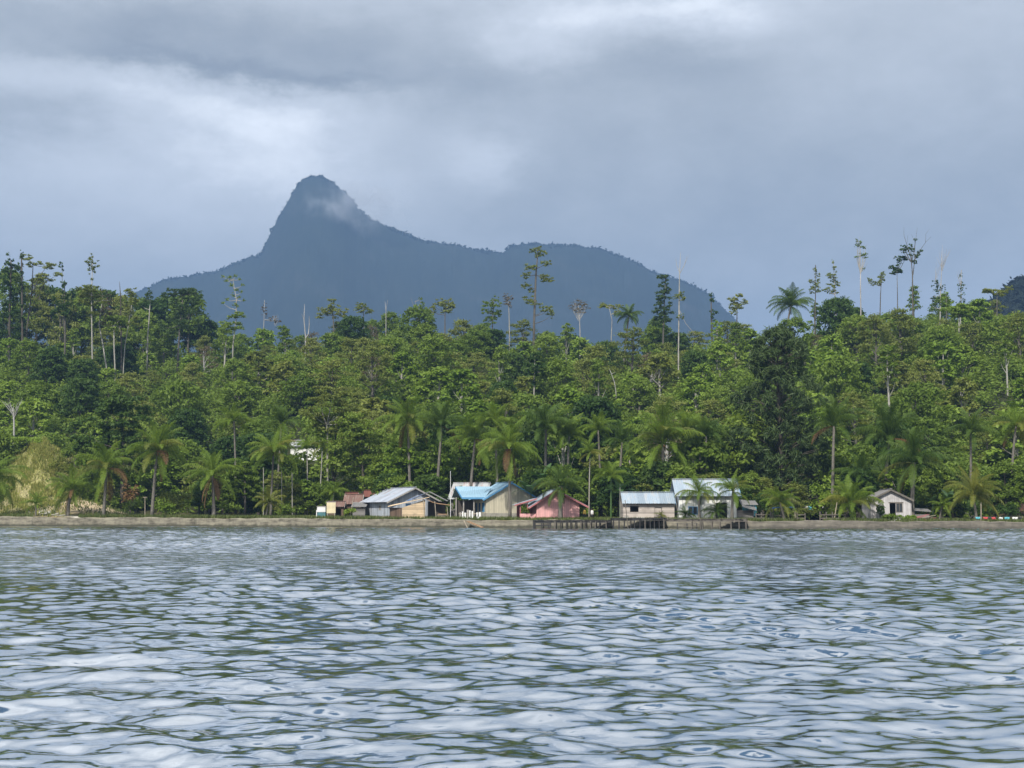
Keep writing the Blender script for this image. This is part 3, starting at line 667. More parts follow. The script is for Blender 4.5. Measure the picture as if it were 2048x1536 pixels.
SP('ridge_olive_tree', 'broad brownish-olive tree crowning the ridge near the centre', 322, [(890, 670, .2), (890, 630, .14), (892, 605, .05)], [(880, 602, 12, 7), (900, 600, 11, 7), (905, 612, 10, 7), (888, 615, 18, 8), (868, 612, 9, 7), (862, 622, 12, 6)], 'leaf_olive', 'bark_grey', .2, 10)
SP('leafy_ridge_tree', 'green lobed tree left of the tall tiered centre tree', 312, [(985, 680, .2), (985, 640, .15), (988, 600, .06)], [(990, 595, 8, 6), (978, 606, 12, 6), (992, 612, 12, 7), (970, 620, 10, 5), (984, 628, 14, 8), (998, 625, 9, 8), (978, 645, 14, 8)], 'leaf_mid', 'bark_grey', .22, 10)
SP('thin_stemmed_tree', 'narrow brownish tree on a thin white stem left of the tall tiered tree', 306, [(1019, 665, .15), (1018, 625, .11), (1016, 596, .05)], [(1014, 590, 7, 6), (1020, 596, 8, 6), (1012, 602, 8, 5), (1018, 608, 8, 5)], 'leaf_brown', 'bark_pale', .2, 6)
SP('tiered_emergent_tree', 'tall tiered yellowish tree rising in the centre before the mountain', 300, [(1068, 650, .34), (1070, 600, .3), (1072, 550, .24), (1076, 500, .1)],
   [(1074, 496, 9, 5), (1064, 501, 8, 4), (1086, 502, 9, 4), (1077, 508, 12, 5), (1092, 527, 11, 5), (1060, 535, 14, 5), (1050, 551, 10, 6), (1094, 557, 14, 6), (1084, 552, 8, 4), (1054, 570, 12, 7), (1064, 578, 9, 6), (1057, 597, 13, 7), (1068, 604, 8, 5), (1082, 612, 8, 5), (1101, 617, 11, 9), (1086, 622, 5, 4), (1104, 630, 7, 6)], 'leaf_olive', 'bark_grey', .22, 9)
SP('bare_round_tree', 'nearly leafless grey round-headed tree right of the centre emergent', 312, [(1160, 665, .14), (1159, 635, .1), (1157, 612, .05)], [(1158, 606, 16, 6), (1146, 616, 10, 6), (1170, 614, 11, 6), (1158, 618, 14, 5)], 'leaf_brown', 'bark_dead', .17, 3.5, twigs(1158, 634, 14, 34, 8, .75, .045))
SP('flat_topped_tree', 'flat-topped yellow-green tree left of the ridge palm', 312, [(1222, 690, .14), (1224, 640, .1), (1218, 614, .05)], [(1212, 610, 13, 4), (1228, 614, 10, 4), (1240, 612, 9, 4), (1234, 624, 10, 5)], 'leaf_yellow', 'bark_pale', .2, 9, lay=True)
SP('dark_conifer_like_tree', 'dark blue-green conical tree left of the tall bare spire', 300, [(1326, 690, .25), (1328, 620, .18), (1332, 550, .05)],
   [(1325, 553, 11, 3), (1330, 562, 8, 4), (1328, 572, 11, 5), (1336, 580, 8, 4), (1324, 588, 14, 8), (1330, 602, 16, 9), (1318, 608, 12, 8), (1326, 622, 20, 10), (1316, 636, 18, 10), (1332, 640, 16, 10)], 'leaf_bluegreen', 'bark_grey', .22, 10)
SP('tall_dead_tree', 'very tall thin dead tree with bare forked top and white lower stem', 262, [(1357, 785, .19), (1357, 700, .17), (1358, 620, .15), (1359, 550, .11), (1361, 505, .03)],
   [(1360, 586, 9, 6), (1352, 594, 7, 5), (1368, 596, 7, 4), (1360, 632, 8, 5)], 'leaf_olive', 'bark_pale', .2, 6,
   [[(1359, 548, .07), (1368, 532, .05), (1374, 512, .02)], [(1359, 545, .06), (1354, 530, .04), (1352, 516, .02)], [(1368, 532, .03), (1378, 510, .015)], [(1359, 620, .06), (1370, 646, .05), (1390, 668, .05)]])
SP('vine_pillar_tree', 'narrow leafy pillar of vines by the mountain right foot', 300, [(1424, 690, .25), (1423, 640, .22), (1422, 590, .12)], [(1422, 592, 5, 6), (1424, 604, 6, 8), (1425, 620, 6, 9), (1427, 636, 6, 9), (1432, 626, 5, 5)], 'leaf_dark', 'bark_dark', .2, 12)
SP('olive_crowned_tree', 'olive domed tree on the ridge right of the vine pillar', 300, [(1473, 670, .18), (1474, 635, .14), (1474, 600, .06)], [(1476, 592, 12, 5), (1466, 600, 11, 5), (1486, 604, 10, 6), (1474, 610, 16, 6), (1468, 622, 10, 6)], 'leaf_olive', 'bark_grey', .2, 10)
SP('thin_white_tree', 'light green tree on a long thin white stem right of the dead spire', 262, [(1434, 780, .15), (1434, 720, .13), (1434, 660, .07)], [(1432, 650, 12, 8), (1440, 662, 10, 7), (1428, 668, 9, 6), (1436, 678, 8, 5)], 'leaf_bright', 'bark_pale', .25, 7)
SP('sparse_spire_tree', 'thin sparse tree, leftmost of the skyline pair on the right ridge', 296, [(1630, 640, .17), (1631, 590, .12), (1631, 530, .04)], [(1630, 537, 6, 6), (1634, 548, 7, 5), (1624, 561, 7, 4), (1634, 563, 7, 5), (1630, 574, 10, 5), (1622, 582, 8, 5), (1636, 580, 6, 4)], 'leaf_olive', 'bark_grey', .2, 9)
SP('sparse_spire_tree', 'pointed sparse tree with pale foot, right of the skyline pair', 294, [(1672, 640, .17), (1670, 590, .14), (1667, 525, .04)], [(1666, 526, 3, 6), (1667, 538, 7, 6), (1660, 552, 9, 5), (1668, 556, 8, 5), (1672, 566, 9, 5), (1662, 570, 9, 5), (1652, 580, 9, 5), (1668, 582, 9, 4)], 'leaf_olive', 'bark_pale', .2, 9)
SP('candelabra_tree', 'tall pale tree with narrow upright branches on the right ridge', 292, [(1722, 650, .19), (1721, 580, .15), (1721, 545, .11)],
   [(1717, 481, 6, 4), (1719, 489, 7, 5), (1714, 492, 4, 4), (1729, 496, 4, 4), (1727, 508, 8, 3), (1712, 515, 5, 2), (1732, 516, 5, 2), (1728, 538, 5, 4)], 'leaf_mid', 'bark_dead', .2, 8,
   [[(1721, 548, .1), (1715, 515, .06), (1714, 480, .03)], [(1721, 548, .09), (1728, 520, .05), (1733, 490, .02)], [(1720, 545, .08), (1720, 510, .05), (1720, 472, .02)], [(1722, 545, .06), (1730, 535, .03), (1734, 526, .015)]])
SP('two_lobed_tree', 'short olive tree with two leaf heads between ridge spires', 296, [(1760, 630, .16), (1761, 590, .12), (1763, 560, .05)], [(1764, 548, 8, 6), (1765, 560, 8, 7), (1758, 566, 7, 5), (1748, 566, 6, 4), (1740, 562, 7, 5)], 'leaf_olive', 'bark_grey', .22, 10)
SP('umbrella_topped_tree', 'small dark umbrella crown on thin straight stem, right ridge', 290, [(1795, 640, .14), (1795, 590, .11), (1794, 545, .06)], [(1794, 534, 9, 5), (1784, 534, 6, 2), (1792, 541, 9, 4), (1800, 543, 6, 2), (1786, 546, 6, 2), (1800, 521, 6, 4), (1796, 515, 6, 4), (1806, 514, 8, 3), (1812, 516, 6, 3)], 'leaf_dark', 'bark_grey', .2, 11)
SP('tall_forked_tree', 'tallest tree on the right ridge with bare antler branches', 288, [(1826, 650, .2), (1825, 580, .18), (1825, 550, .15), (1823, 525, .1)],
   [(1806, 494, 7, 5), (1812, 500, 8, 4), (1803, 500, 5, 3), (1820, 492, 6, 5), (1824, 499, 6, 4), (1830, 481, 5, 3), (1838, 506, 7, 5), (1842, 503, 5, 4), (1834, 512, 6, 4), (1828, 524, 6, 3), (1820, 511, 5, 3)], 'leaf_dark', 'bark_grey', .2, 9,
   [[(1825, 550, .1), (1822, 520, .08), (1814, 495, .05), (1809, 470, .03), (1807, 454, .012)], [(1826, 550, .1), (1829, 520, .07), (1830, 490, .04), (1834, 455, .015)], [(1830, 515, .06), (1842, 498, .05), (1852, 484, .035), (1861, 474, .015)], [(1851, 485, .03), (1851, 468, .02), (1859, 458, .01)], [(1813, 495, .03), (1816, 470, .015)], [(1830, 485, .03), (1824, 468, .012)]])
SP('twiggy_tree', 'grey twiggy tree with vine-dark foot on the right ridge', 290, [(1880, 650, .17), (1881, 590, .13), (1883, 540, .08), (1885, 490, .02)],
   [(1866, 612, 6, 9), (1868, 592, 7, 9), (1874, 578, 8, 7), (1872, 566, 8, 6), (1885, 574, 6, 6), (1876, 600, 7, 9)], 'leaf_bluegreen', 'bark_dead', .18, 8, twigs(1884, 535, 12, 44, 3, .5, .035) + twigs(1870, 560, 7, 40, 6, .4, .03))
SP('twiggy_tree', 'narrow vine-clad tree, last spire on the right ridge', 290, [(1921, 640, .15), (1922, 590, .11), (1923, 540, .03)], [(1921, 553, 4, 6), (1922, 566, 7, 7), (1926, 574, 6, 5), (1920, 580, 6, 7), (1922, 592, 7, 7), (1926, 600, 6, 5), (1918, 606, 6, 6)], 'leaf_bluegreen', 'bark_dead', .18, 7, twigs(1922, 570, 6, 34, 9, .3, .03))
SP('bright_shrub_tree', 'small bright green tree below the twiggy ridge tree', 284, [(1893, 640, .16), (1893, 610, .1), (1893, 590, .05)], [(1892, 586, 9, 8), (1898, 598, 11, 9), (1886, 600, 9, 9), (1896, 612, 14, 8)], 'leaf_bright', 'bark_grey', .24, 8)
SP('parasol_tree', 'flat-crowned tree on a straight white stem, upper right slope', 262, [(1919, 715, .17), (1918, 670, .15), (1918, 630, .08)], [(1900, 618, 16, 4), (1918, 612, 16, 5), (1938, 618, 16, 4), (1908, 628, 14, 5), (1930, 630, 12, 5), (1918, 624, 18, 4)], 'leaf_bright', 'bark_pale', .24, 9, lay=True)
SP('flat_topped_tree', 'wide flat yellowish tree near the right edge of the ridge', 292, [(1994, 640, .18), (1994, 610, .14), (1994, 590, .06)], [(1978, 583, 14, 3), (1994, 579, 12, 4), (2010, 582, 13, 3), (2018, 575, 8, 3), (1994, 588, 12, 4), (1970, 580, 6, 2)], 'leaf_yellow', 'bark_grey', .2, 9, lay=True)
SP('dead_stump_tree', 'grey vine-choked dead stump on the right slope', 255, [(1988, 750, .3), (1987, 715, .26), (1986, 690, .12)], [(1978, 705, 7, 8), (1992, 716, 6, 9)], 'leaf_brown', 'bark_dead', .18, 5, twigs(1984, 720, 8, 36, 12, .5, .04))
SP('white_dead_tree', 'bleached dead tree with bare spreading branches at left slope', 225, [(28, 870, .2), (28, 840, .17), (26, 815, .1)], [], branches=twigs(28, 832, 12, 38, 15, .7, .06) , bark='bark_dead')
SP('tall_stem_tree', 'dark round-topped tree on a white stem above the blue-roofed house', 232, [(1067, 835, .17), (1068, 790, .16), (1069, 740, .1)], [(1070, 712, 16, 8), (1058, 722, 14, 8), (1080, 724, 14, 8), (1068, 734, 20, 8), (1060, 744, 12, 6), (1080, 746, 10, 6), (1068, 768, 5, 8)], 'leaf_dark', 'bark_pale', .26, 9)
SP('crooked_white_tree', 'small crooked bare white stem above the pink house', 240, [(1232, 785, .1), (1229, 765, .09), (1223, 748, .07), (1219, 738, .03)], [], branches=[[(1223, 748, .05), (1231, 744, .02)]], bark='bark_dead')
SP('pale_forked_tree', 'grey-stemmed feathery tree whose pale fork shows behind the huts', 186, [(655, 1010, .2), (655, 900, .17), (655, 865, .14), (653, 850, .1)],
   [(640, 800, 30, 12), (668, 790, 34, 12), (690, 815, 34, 12), (625, 826, 24, 10), (660, 828, 34, 12), (700, 840, 34, 14), (672, 858, 24, 8), (715, 862, 30, 12), (640, 848, 20, 8)], 'leaf_olive', 'bark_pale', .17, 14,
   [[(655, 865, .1), (662, 842, .07), (670, 832, .04)], [(654, 860, .09), (648, 840, .05)]], lay=True)
SP('feathery_big_tree', 'large dark feathery tree directly behind the grey tin house', 184, [(728, 1010, .3), (726, 930, .25), (720, 860, .15)],
   [(716, 840, 34, 14), (744, 856, 34, 14), (700, 870, 32, 14), (732, 882, 44, 16), (764, 884, 28, 14), (700, 902, 34, 14), (740, 912, 46, 16), (690, 930, 26, 12), (770, 918, 26, 14), (716, 942, 36, 14)], 'leaf_mid', 'bark_dark', .17, 14, lay=True)
SP('dark_mango_tree', 'big dark round-leaved tree above the left shore palms', 196, [(245, 960, .35), (245, 900, .3), (245, 850, .15)],
   [(235, 800, 26, 12), (262, 806, 24, 14), (215, 815, 26, 14), (285, 826, 22, 16), (240, 828, 34, 18), (200, 840, 24, 18), (262, 850, 34, 20), (225, 862, 34, 20), (285, 866, 24, 20), (200, 880, 26, 20), (250, 888, 34, 18), (160, 860, 26, 20), (170, 890, 24, 18)], 'leaf_dark', 'bark_dark', .27, 9)
SP('bright_green_tree', 'bright yellow-green leafy tree behind the bamboo hut', 178, [(830, 1020, .25), (835, 970, .2), (840, 900, .1)],  # light yellow-green leaf colour, paler than the trees beside it
   [(800, 895, 30, 12), (850, 888, 30, 12), (880, 900, 28, 12), (822, 912, 36, 14), (870, 922, 36, 14), (795, 925, 28, 14), (840, 940, 40, 14), (885, 945, 26, 12), (800, 952, 30, 12), (856, 960, 34, 10), (905, 920, 20, 10)], 'leaf_bright', 'bark_grey', .24, 9)
SP('low_leafy_tree', 'dense mid-green tree right of the brown dead-fronded palm', 176, [(490, 1020, .2), (490, 980, .16), (490, 930, .08)], [(480, 935, 22, 12), (500, 945, 22, 12), (475, 955, 22, 13), (505, 968, 20, 12), (484, 975, 24, 12), (500, 990, 18, 9), (470, 985, 16, 9)], 'leaf_mid', 'bark_grey', .24, 10)

# the big casuarina
def casuarina():
    Y = 168; global RNG; RNG = np.random.default_rng(77); random.seed(77); b = at(1562, 1030, Y); z0 = gz(b.x, Y)
    root = thing('casuarina_tree', 'huge dark feathery needle-leaved tree towering behind the young palm', 'tree', (b.x, Y, z0 - .2)); q = Y / F
    H = at(1562, 655, Y).z - z0; mb = MB(); mb.tube([(0, 0, 0), (.1, 0, H * .4), (-.1, 0, H * .75), (0, 0, H * .97)], [.38, .3, .16, .04], 8)
    cl = []
    for i in range(380):
        f = random.random() ** .85; z = H * (.10 + .90 * f); w = (6.7 * (1 - f) ** .46 + .3) * (1.0 if f > .15 else .8) * (1 + .18 * math.sin(f * 23))
        a = random.uniform(0, 6.28); r = w * (.35 + .7 * random.random() ** .6); p = Vector((r * math.cos(a), r * math.sin(a), z))
        s = random.uniform(.6, 1.05) * (1.0 - .35 * f); cl.append((p.x, p.y, p.z, s, s, s * 1.25))
        if i % 2 == 0: mb.tube([(0, 0, z - .45 * r), p * .55 + Vector((0, 0, z * .45 - .1 * r)), p], [.07, .05, .015], 5, False)
    mb.build('trunk', 'bark_dark', root, True)
    V, Fc = clump_leaves(cl, .42, 16, shell=.1, droop=.5, aspect=.12, upb=.3)
    link('crown', mesh_from('crown', V, Fc, 'leaf_needle'), root)
casuarina()

# ------------------------------------------------------------------ palms
def frond_mesh(e0, bend, m, seed, L=1.0, pairs=38, wid=.28, lw=.0078):
    """leaf of unit length leaving the origin along +X; e0 start angle, bend total droop"""
    r = random.Random(seed); n = 12; pts = [Vector((0, 0, 0))]; tw = r.uniform(-.25, .25)
    for i in range(n):
        th = e0 - bend * ((i + .5) / n) ** 1.35
        pts.append(pts[-1] + Vector((math.cos(th), tw * ((i + .5) / n) * .5, math.sin(th))).normalized() * (L / n))
    mb = MB(); mb.tube(pts, [.016 * (1 - .85 * i / n) + .002 for i in range(n + 1)], 4, False)
    for j in range(pairs):
        s = .13 + .87 * (j + .5) / pairs; f = s * n; i = min(n - 1, int(f)); p = pts[i].lerp(pts[i + 1], f - i)
        t = (pts[i + 1] - pts[i]).normalized(); side = t.cross(Vector((0, 0, 1))); side = side.normalized() if side.length > .05 else Vector((0, 1, 0))
        nn = side.cross(t).normalized(); ll = wid * (math.sin(math.pi * min(1, s * .82 + .16)) ** .7) * r.uniform(.8, 1.1)
        for sg in (-1, 1):
            d = (side * sg * .85 + t * .62 + nn * r.uniform(.0, .25)).normalized()
            mid = p + d * ll * .5; tip = p + (d * .75 + t * .1 + Vector((0, 0, -.8 * r.uniform(.6, 1.3)))).normalized() * ll * .95
            w = t * lw
            mb.add([p - w, p + w, mid + w * .9, mid - w * .9, tip], [(0, 1, 2, 3), (3, 2, 4)])
    return mesh_from('frond', mb.V, mb.F, m)
FR = {}
for mname in ('frond_green', 'frond_dark', 'frond_yellow', 'frond_dead'):
    FR[mname] = {'up': [frond_mesh(R(a), R(b), mname, s) for a, b, s in ((84, 40, 1), (76, 58, 2), (68, 62, 3))],
                 'mid': [frond_mesh(R(a), R(b), mname, s) for a, b, s in ((52, 82, 4), (42, 88, 5), (34, 80, 6), (24, 85, 7))],
                 'low': [frond_mesh(R(a), R(b), mname, s) for a, b, s in ((8, 80, 8), (-8, 70, 9), (-25, 58, 10))],
                 'hang': [frond_mesh(R(a), R(b), mname, s) for a, b, s in ((-55, 35, 11), (-68, 22, 12))]}
def palm(name, label, px, py, bpy_, ln, d, bpx=None, m='frond_green', mix=(6, 9, 4, 0), dead=0, r=.16, group=None, yel=0, nuts=False, bark='palm_bark', shaft=False, seed=None):
    """crown centre (px,py), foot row bpy_ (photo px), frond length ln px, d metres behind the sea wall"""
    random.seed(seed if seed else int(px * 7 + py)); bpx = px + random.uniform(-12, 12) if bpx is None else bpx
    Y = float(shoreY(bpx)) + d; q = Y / F; top = at(px, py, Y); bx = gx(bpx, Y); g = gz(bx, Y); L = ln * q * 1.1; mix = (mix[0] + 1, mix[1] + 5, mix[2] + 1, mix[3])
    root = thing(name, label, 'palm tree', (bx, Y, g - .1), group=group); off = root.location.copy(); tp = top - off
    mb = MB(); H = tp.z
    if H > .35:
        n = 9; pts = []; rad = []
        for i in range(n):
            f = i / (n - 1); pts.append(Vector((tp.x * (f ** 1.5) , random.uniform(-.04, .04), H * f))); rad.append(r * (1.35 - .2 * min(1, f * 5) - .45 * f))
        mb.tube(pts, rad, 8)
    else: mb.tube([(0, 0, 0), tp], r * 1.3, 8)
    mb.build('trunk', bark, root, True)
    if shaft:
        sb = MB(); sb.tube([tp - Vector((0, 0, .7)), tp - Vector((0, 0, .2)), tp + Vector((0, 0, .1))], [r * .8, r * .95, r * .4], 7); sb.build('crownshaft', 'banana_green', root, True)
    if nuts:
        for i in range(6):
            nb = MB(); a = i * 1.05; c = tp + Vector((.28 * math.cos(a), .28 * math.sin(a), -.25 - .12 * (i % 2)))
            nb.tube([c + Vector((0, 0, -.15)), c + Vector((0, 0, -.08)), c, c + Vector((0, 0, .1)), c + Vector((0, 0, .16))], [.04, .11, .14, .1, .03], 7); nb.build('coconut', 'orange_dirt' if i % 2 else 'banana_green', root, True)
    a0 = random.uniform(0, 6.28); k = 0; tx, ty = random.uniform(-.16, .16), random.uniform(-.16, .16)
    for band, cnt in zip(('up', 'mid', 'low', 'hang'), mix):
        for i in range(cnt):
            mm = m
            if band in ('low', 'mid') and random.random() < yel: mm = 'frond_yellow'
            o = link('frond', random.choice(FR[mm][band]), root, tp + Vector((0, 0, random.uniform(-.1, .1))), a0 + k * 2.399 + random.uniform(-.2, .2)); k += 1
            s = L * random.uniform(.82, 1.1) * (.9 if band == 'up' else 1); o.scale = (s, s, s); o.rotation_euler.x = tx + random.uniform(-.15, .15); o.rotation_euler.y = ty + random.uniform(-.15, .15)
    for i in range(dead):
        o = link('dead_frond', random.choice(FR['frond_dead']['hang' if i % 3 else 'low']), root, tp, a0 + i * 2.1 + 1); s = L * random.uniform(.7, 1); o.scale = (s, s, s)
    return root
G1 = None
palm('coconut_palm', 'coconut palm cut by the left picture edge', -18, 960, 1035, 72, 5, mix=(4, 10, 6, 0), yel=.2)
palm('coconut_palm', 'small young coconut palm beside the grey path at far left', 72, 1008, 1037, 30, 4, mix=(4, 6, 2, 0), yel=.2, r=.12)
palm('coconut_palm', 'short coconut palm with dead fronds on its trunk, third from left', 143, 980, 1036, 52, 3, mix=(5, 9, 4, 0), dead=3, r=.2)
palm('coconut_palm', 'leaning coconut palm with drooping yellow fronds before the sand heap', 214, 938, 1036, 64, 2.5, bpx=207, mix=(5, 9, 5, 1), yel=.35, dead=2, r=.2)
palm('coconut_palm', 'tallest coconut palm on the left shore with pale trunk', 315, 903, 1036, 74, 3, bpx=304, mix=(6, 9, 5, 0), yel=.25, dead=2, nuts=True, r=.2)
palm('coconut_palm', 'shaggy coconut palm with a skirt of brown dead fronds', 425, 952, 1037, 64, 3, mix=(6, 8, 2, 0), dead=7, r=.22)
palm('coconut_palm', 'slim-trunked coconut palm standing right of the shaggy palm', 547, 908, 1033, 62, 9, bpx=541, mix=(5, 8, 6, 1), yel=.2, r=.15)
palm('coconut_palm', 'knee-high yellow-green palm at the foot of the slim palm', 538, 1005, 1036, 36, 5, m='frond_yellow', mix=(4, 8, 4, 0), r=.12)
palm('areca_palm', 'thin areca palm, left of the two left of the huts', 614, 898, 1015, 30, 16, bpx=615, mix=(5, 6, 1, 0), r=.08, bark='bark_pale', shaft=True)
palm('areca_palm', 'thin areca palm with a yellow hanging frond, nearest the huts', 645, 892, 1015, 27, 16, bpx=639, mix=(4, 5, 2, 0), r=.08, yel=.5, bark='bark_pale', shaft=True)
palm('areca_palm', 'short areca palm growing beside the rusty huts', 668, 985, 1022, 30, 14, mix=(4, 8, 2, 0), r=.09, bark='bark_pale')
palm('young_palm', 'feathery palm rising on the slope above the slim palm', 468, 842, 960, 46, 19, mix=(7, 5, 1, 0), r=.15)
palm('young_palm', 'upright dark palm on the slope left of the white hill roof', 563, 846, 950, 46, 19, m='frond_dark', mix=(8, 5, 0, 0), r=.15)
palm('coconut_palm', 'coconut palm with bare drooping yellow ribs behind the tin house', 815, 842, 1000, 66, 18, mix=(7, 8, 6, 1), yel=.25, dead=2, r=.2)
palm('coconut_palm', 'dense coconut palm between tin house and blue-roofed house', 884, 852, 1000, 62, 18, m='frond_dark', mix=(7, 9, 3, 0), dead=1, r=.2)
palm('coconut_palm', 'upright coconut palm behind the blue porch roof', 950, 880, 1000, 60, 17, mix=(8, 8, 3, 0), r=.2, dead=2)
palm('coconut_palm', 'coconut palm with a pale bent trunk in front of the beige gable', 1018, 894, 1034, 70, 5, bpx=1020, mix=(7, 9, 5, 0), yel=.15, dead=2, r=.16, nuts=True)
palm('coconut_palm', 'dark coconut palm on the slope behind pink house', 1092, 858, 1000, 70, 17, m='frond_dark', mix=(8, 9, 3, 0), r=.2)
palm('coconut_palm', 'coconut palm whose crown hides the front of the pink house', 1121, 972, 1039, 55, 2, bpx=1121, m='frond_dark', mix=(5, 5, 4, 0), yel=.2, r=.24, nuts=True)
palm('young_palm', 'small pale palm on the slope right of the pink house', 1196, 860, 960, 44, 19, mix=(7, 6, 1, 0), r=.15)
palm('coconut_palm', 'largest coconut palm, standing behind the long grey shed', 1326, 886, 1010, 86, 17, bpx=1327, m='frond_green', mix=(8, 10, 6, 0), yel=.2, r=.26, nuts=True)
palm('coconut_palm', 'small palm crown on the slope left of the casuarina', 1412, 872, 970, 54, 19, m='frond_dark', mix=(7, 7, 2, 0), r=.18)
palm('coconut_palm', 'leafy coconut palm in front of the white house window', 1397, 985, 1040, 46, 2.5, bpx=1399, mix=(5, 3, 3, 0), yel=.15, r=.15)
palm('coconut_palm', 'coconut palm with an orange frond before the white house door', 1466, 982, 1040, 46, 2.5, bpx=1464, mix=(4, 3, 3, 0), yel=.25, dead=1, r=.17)
palm('coconut_palm', 'young coconut palm beside the blue tarpaulin shelter', 1559, 1004, 1040, 44, 2, mix=(6, 7, 3, 0), yel=.3, r=.14)
palm('coconut_palm', 'bushy young coconut palm left of the weathered shed', 1700, 1008, 1038, 62, 3, bpx=1706, mix=(8, 9, 4, 0), yel=.25, r=.2)
palm('coconut_palm', 'dark-trunked coconut palm rising at the corner of the weathered shed', 1828, 925, 1032, 78, 6, bpx=1824, m='frond_dark', mix=(7, 9, 5, 0), yel=.1, dead=1, r=.24)
palm('coconut_palm', 'yellow-green coconut palm with golden lower fronds at right', 1946, 990, 1036, 62, 3, m='frond_yellow', mix=(6, 9, 6, 0), r=.16)
palm('coconut_palm', 'broad coconut palm behind the weathered shed', 1778, 880, 1000, 84, 16, m='frond_dark', mix=(9, 9, 3, 0), dead=1, r=.22)
palm('coconut_palm', 'upright coconut palm close right of the casuarina', 1668, 852, 990, 64, 15, m='frond_dark', mix=(8, 7, 2, 0), dead=1, r=.2)
palm('coconut_palm', 'low dark palm between the casuarina and the weathered shed', 1722, 955, 1020, 60, 14, m='frond_dark', mix=(8, 7, 2, 0), r=.2)
palm('coconut_palm', 'upright dark palm on the slope above the golden palm', 1942, 866, 980, 54, 18, m='frond_dark', mix=(8, 7, 1, 0), r=.18)
palm('coconut_palm', 'palm on the slope at the right picture edge', 2032, 852, 980, 54, 18, mix=(7, 8, 3, 0), yel=.2, dead=1, r=.18)
palm('coconut_palm', 'green coconut palm behind the palm with the pale bent trunk', 990, 852, 1000, 54, 19, mix=(7, 8, 3, 0), r=.18)
palm('coconut_palm', 'coconut palm on the slope just above the pink house ridge', 1138, 872, 1000, 54, 18, mix=(7, 8, 3, 0), r=.18)
palm('coconut_palm', 'coconut palm on the slope left of the largest palm', 1244, 884, 1000, 50, 18, m='frond_dark', mix=(7, 7, 3, 0), r=.18)
palm('coconut_palm', 'coconut palm on the slope right of the largest palm', 1374, 862, 1000, 50, 20, mix=(7, 7, 3, 0), r=.18)
palm('fan_crowned_palm', 'palm silhouetted on the ridge right of the centre emergent', 1258, 632, 690, 32, 160, m='frond_dark', mix=(6, 9, 5, 0), r=.22)
palm('fan_crowned_palm', 'large palm silhouetted on the ridge above the casuarina', 1582, 612, 690, 48, 140, m='frond_dark', mix=(8, 10, 5, 0), r=.25)
palm('fan_crowned_palm', 'low palm on the ridge between the right skyline spires', 1688, 612, 680, 26, 145, m='frond_dark', mix=(4, 8, 3, 0), r=.2)
palm('areca_palm', 'clump-forming areca palm left of the long grey shed', 1222, 955, 1030, 42, 7, bpx=1222, m='frond_green', mix=(5, 8, 2, 0), r=.11, bark='banana_green', shaft=True)
palm('areca_palm', 'slim areca palm with bright bunch behind the pink house', 1180, 905, 1030, 30, 12, bpx=1178, mix=(4, 6, 2, 0), yel=.3, r=.08, bark='bark_pale', shaft=True)
palm('young_palm', 'low spiky palm before the white house wall', 1371, 1030, 1038, 22, 3, m='frond_dark', mix=(2, 6, 3, 0), r=.1)
palm('young_palm', 'dark low palm in front of the white house door', 1432, 1024, 1038, 30, 3, m='frond_dark', mix=(3, 7, 3, 0), r=.1)
palm('young_palm', 'tiny yellow palm beside the long grey shed wall', 1322, 1032, 1038, 14, 3, m='frond_yellow', mix=(3, 6, 2, 0), r=.08)
palm('young_palm', 'small palm left of the golden palm by the timber pile', 1885, 1012, 1038, 28, 4, mix=(3, 7, 4, 0), r=.1)

def banana(label, px, py, bpy_, ln, d, n=7, seed=1):
    random.seed(seed); Y = float(shoreY(px)) + d; bx = gx(px, Y); g = gz(bx, Y); top = at(px, py, Y); H = top.z - g; L = ln * Y / F
    root = thing('banana_plant', label, 'banana plant', (bx, Y, g - .05)); mb = MB(); mb.tube([(0, 0, 0), (.03, 0, H * .5), (0, 0, H)], [.14, .11, .06], 7); mb.build('stem', 'banana_green', root, True)
    for i in range(n):
        e = R(random.uniform(30, 82)); bend = R(random.uniform(40, 100)); w = .17 * L; pts = [Vector((0, 0, 0))]; m = 9
        for j in range(m):
            th = e - bend * ((j + .5) / m) ** 1.6; pts.append(pts[-1] + Vector((math.cos(th), 0, math.sin(th))) * L / m)
        V, Fs = [], []
        for j, p in enumerate(pts):
            s = j / m; ww = w * math.sin(math.pi * min(1, .06 + .94 * s)) ** .55 if s > .12 else .015; 
            V += [p + Vector((0, -ww, -.12 * ww + random.uniform(-.03, .03))), p, p + Vector((0, ww, -.12 * ww + random.uniform(-.03, .03)))]
        for j in range(m): o = j * 3; Fs += [(o, o + 1, o + 4, o + 3), (o + 1, o + 2, o + 5, o + 4)]
        link('leaf', mesh_from('leaf', V, Fs, 'banana_green'), root, (0, 0, H * .97), i * 2.4 + random.uniform(-.3, .3))
banana('banana plant with broad leaves right of the beige gable', 1062, 985, 1030, 46, 9, 8, 3)
banana('taller banana plant behind the pink house left roof edge', 1088, 960, 1030, 46, 14, 7, 5)
banana('banana plant just left of the long grey shed', 1240, 985, 1034, 40, 8, 7, 8)
banana('banana plant right of the weathered shed near the timber', 1900, 1000, 1034, 34, 9, 7, 9)
banana('small banana plant between shed and golden palm', 1866, 1005, 1034, 26, 10, 6, 10)

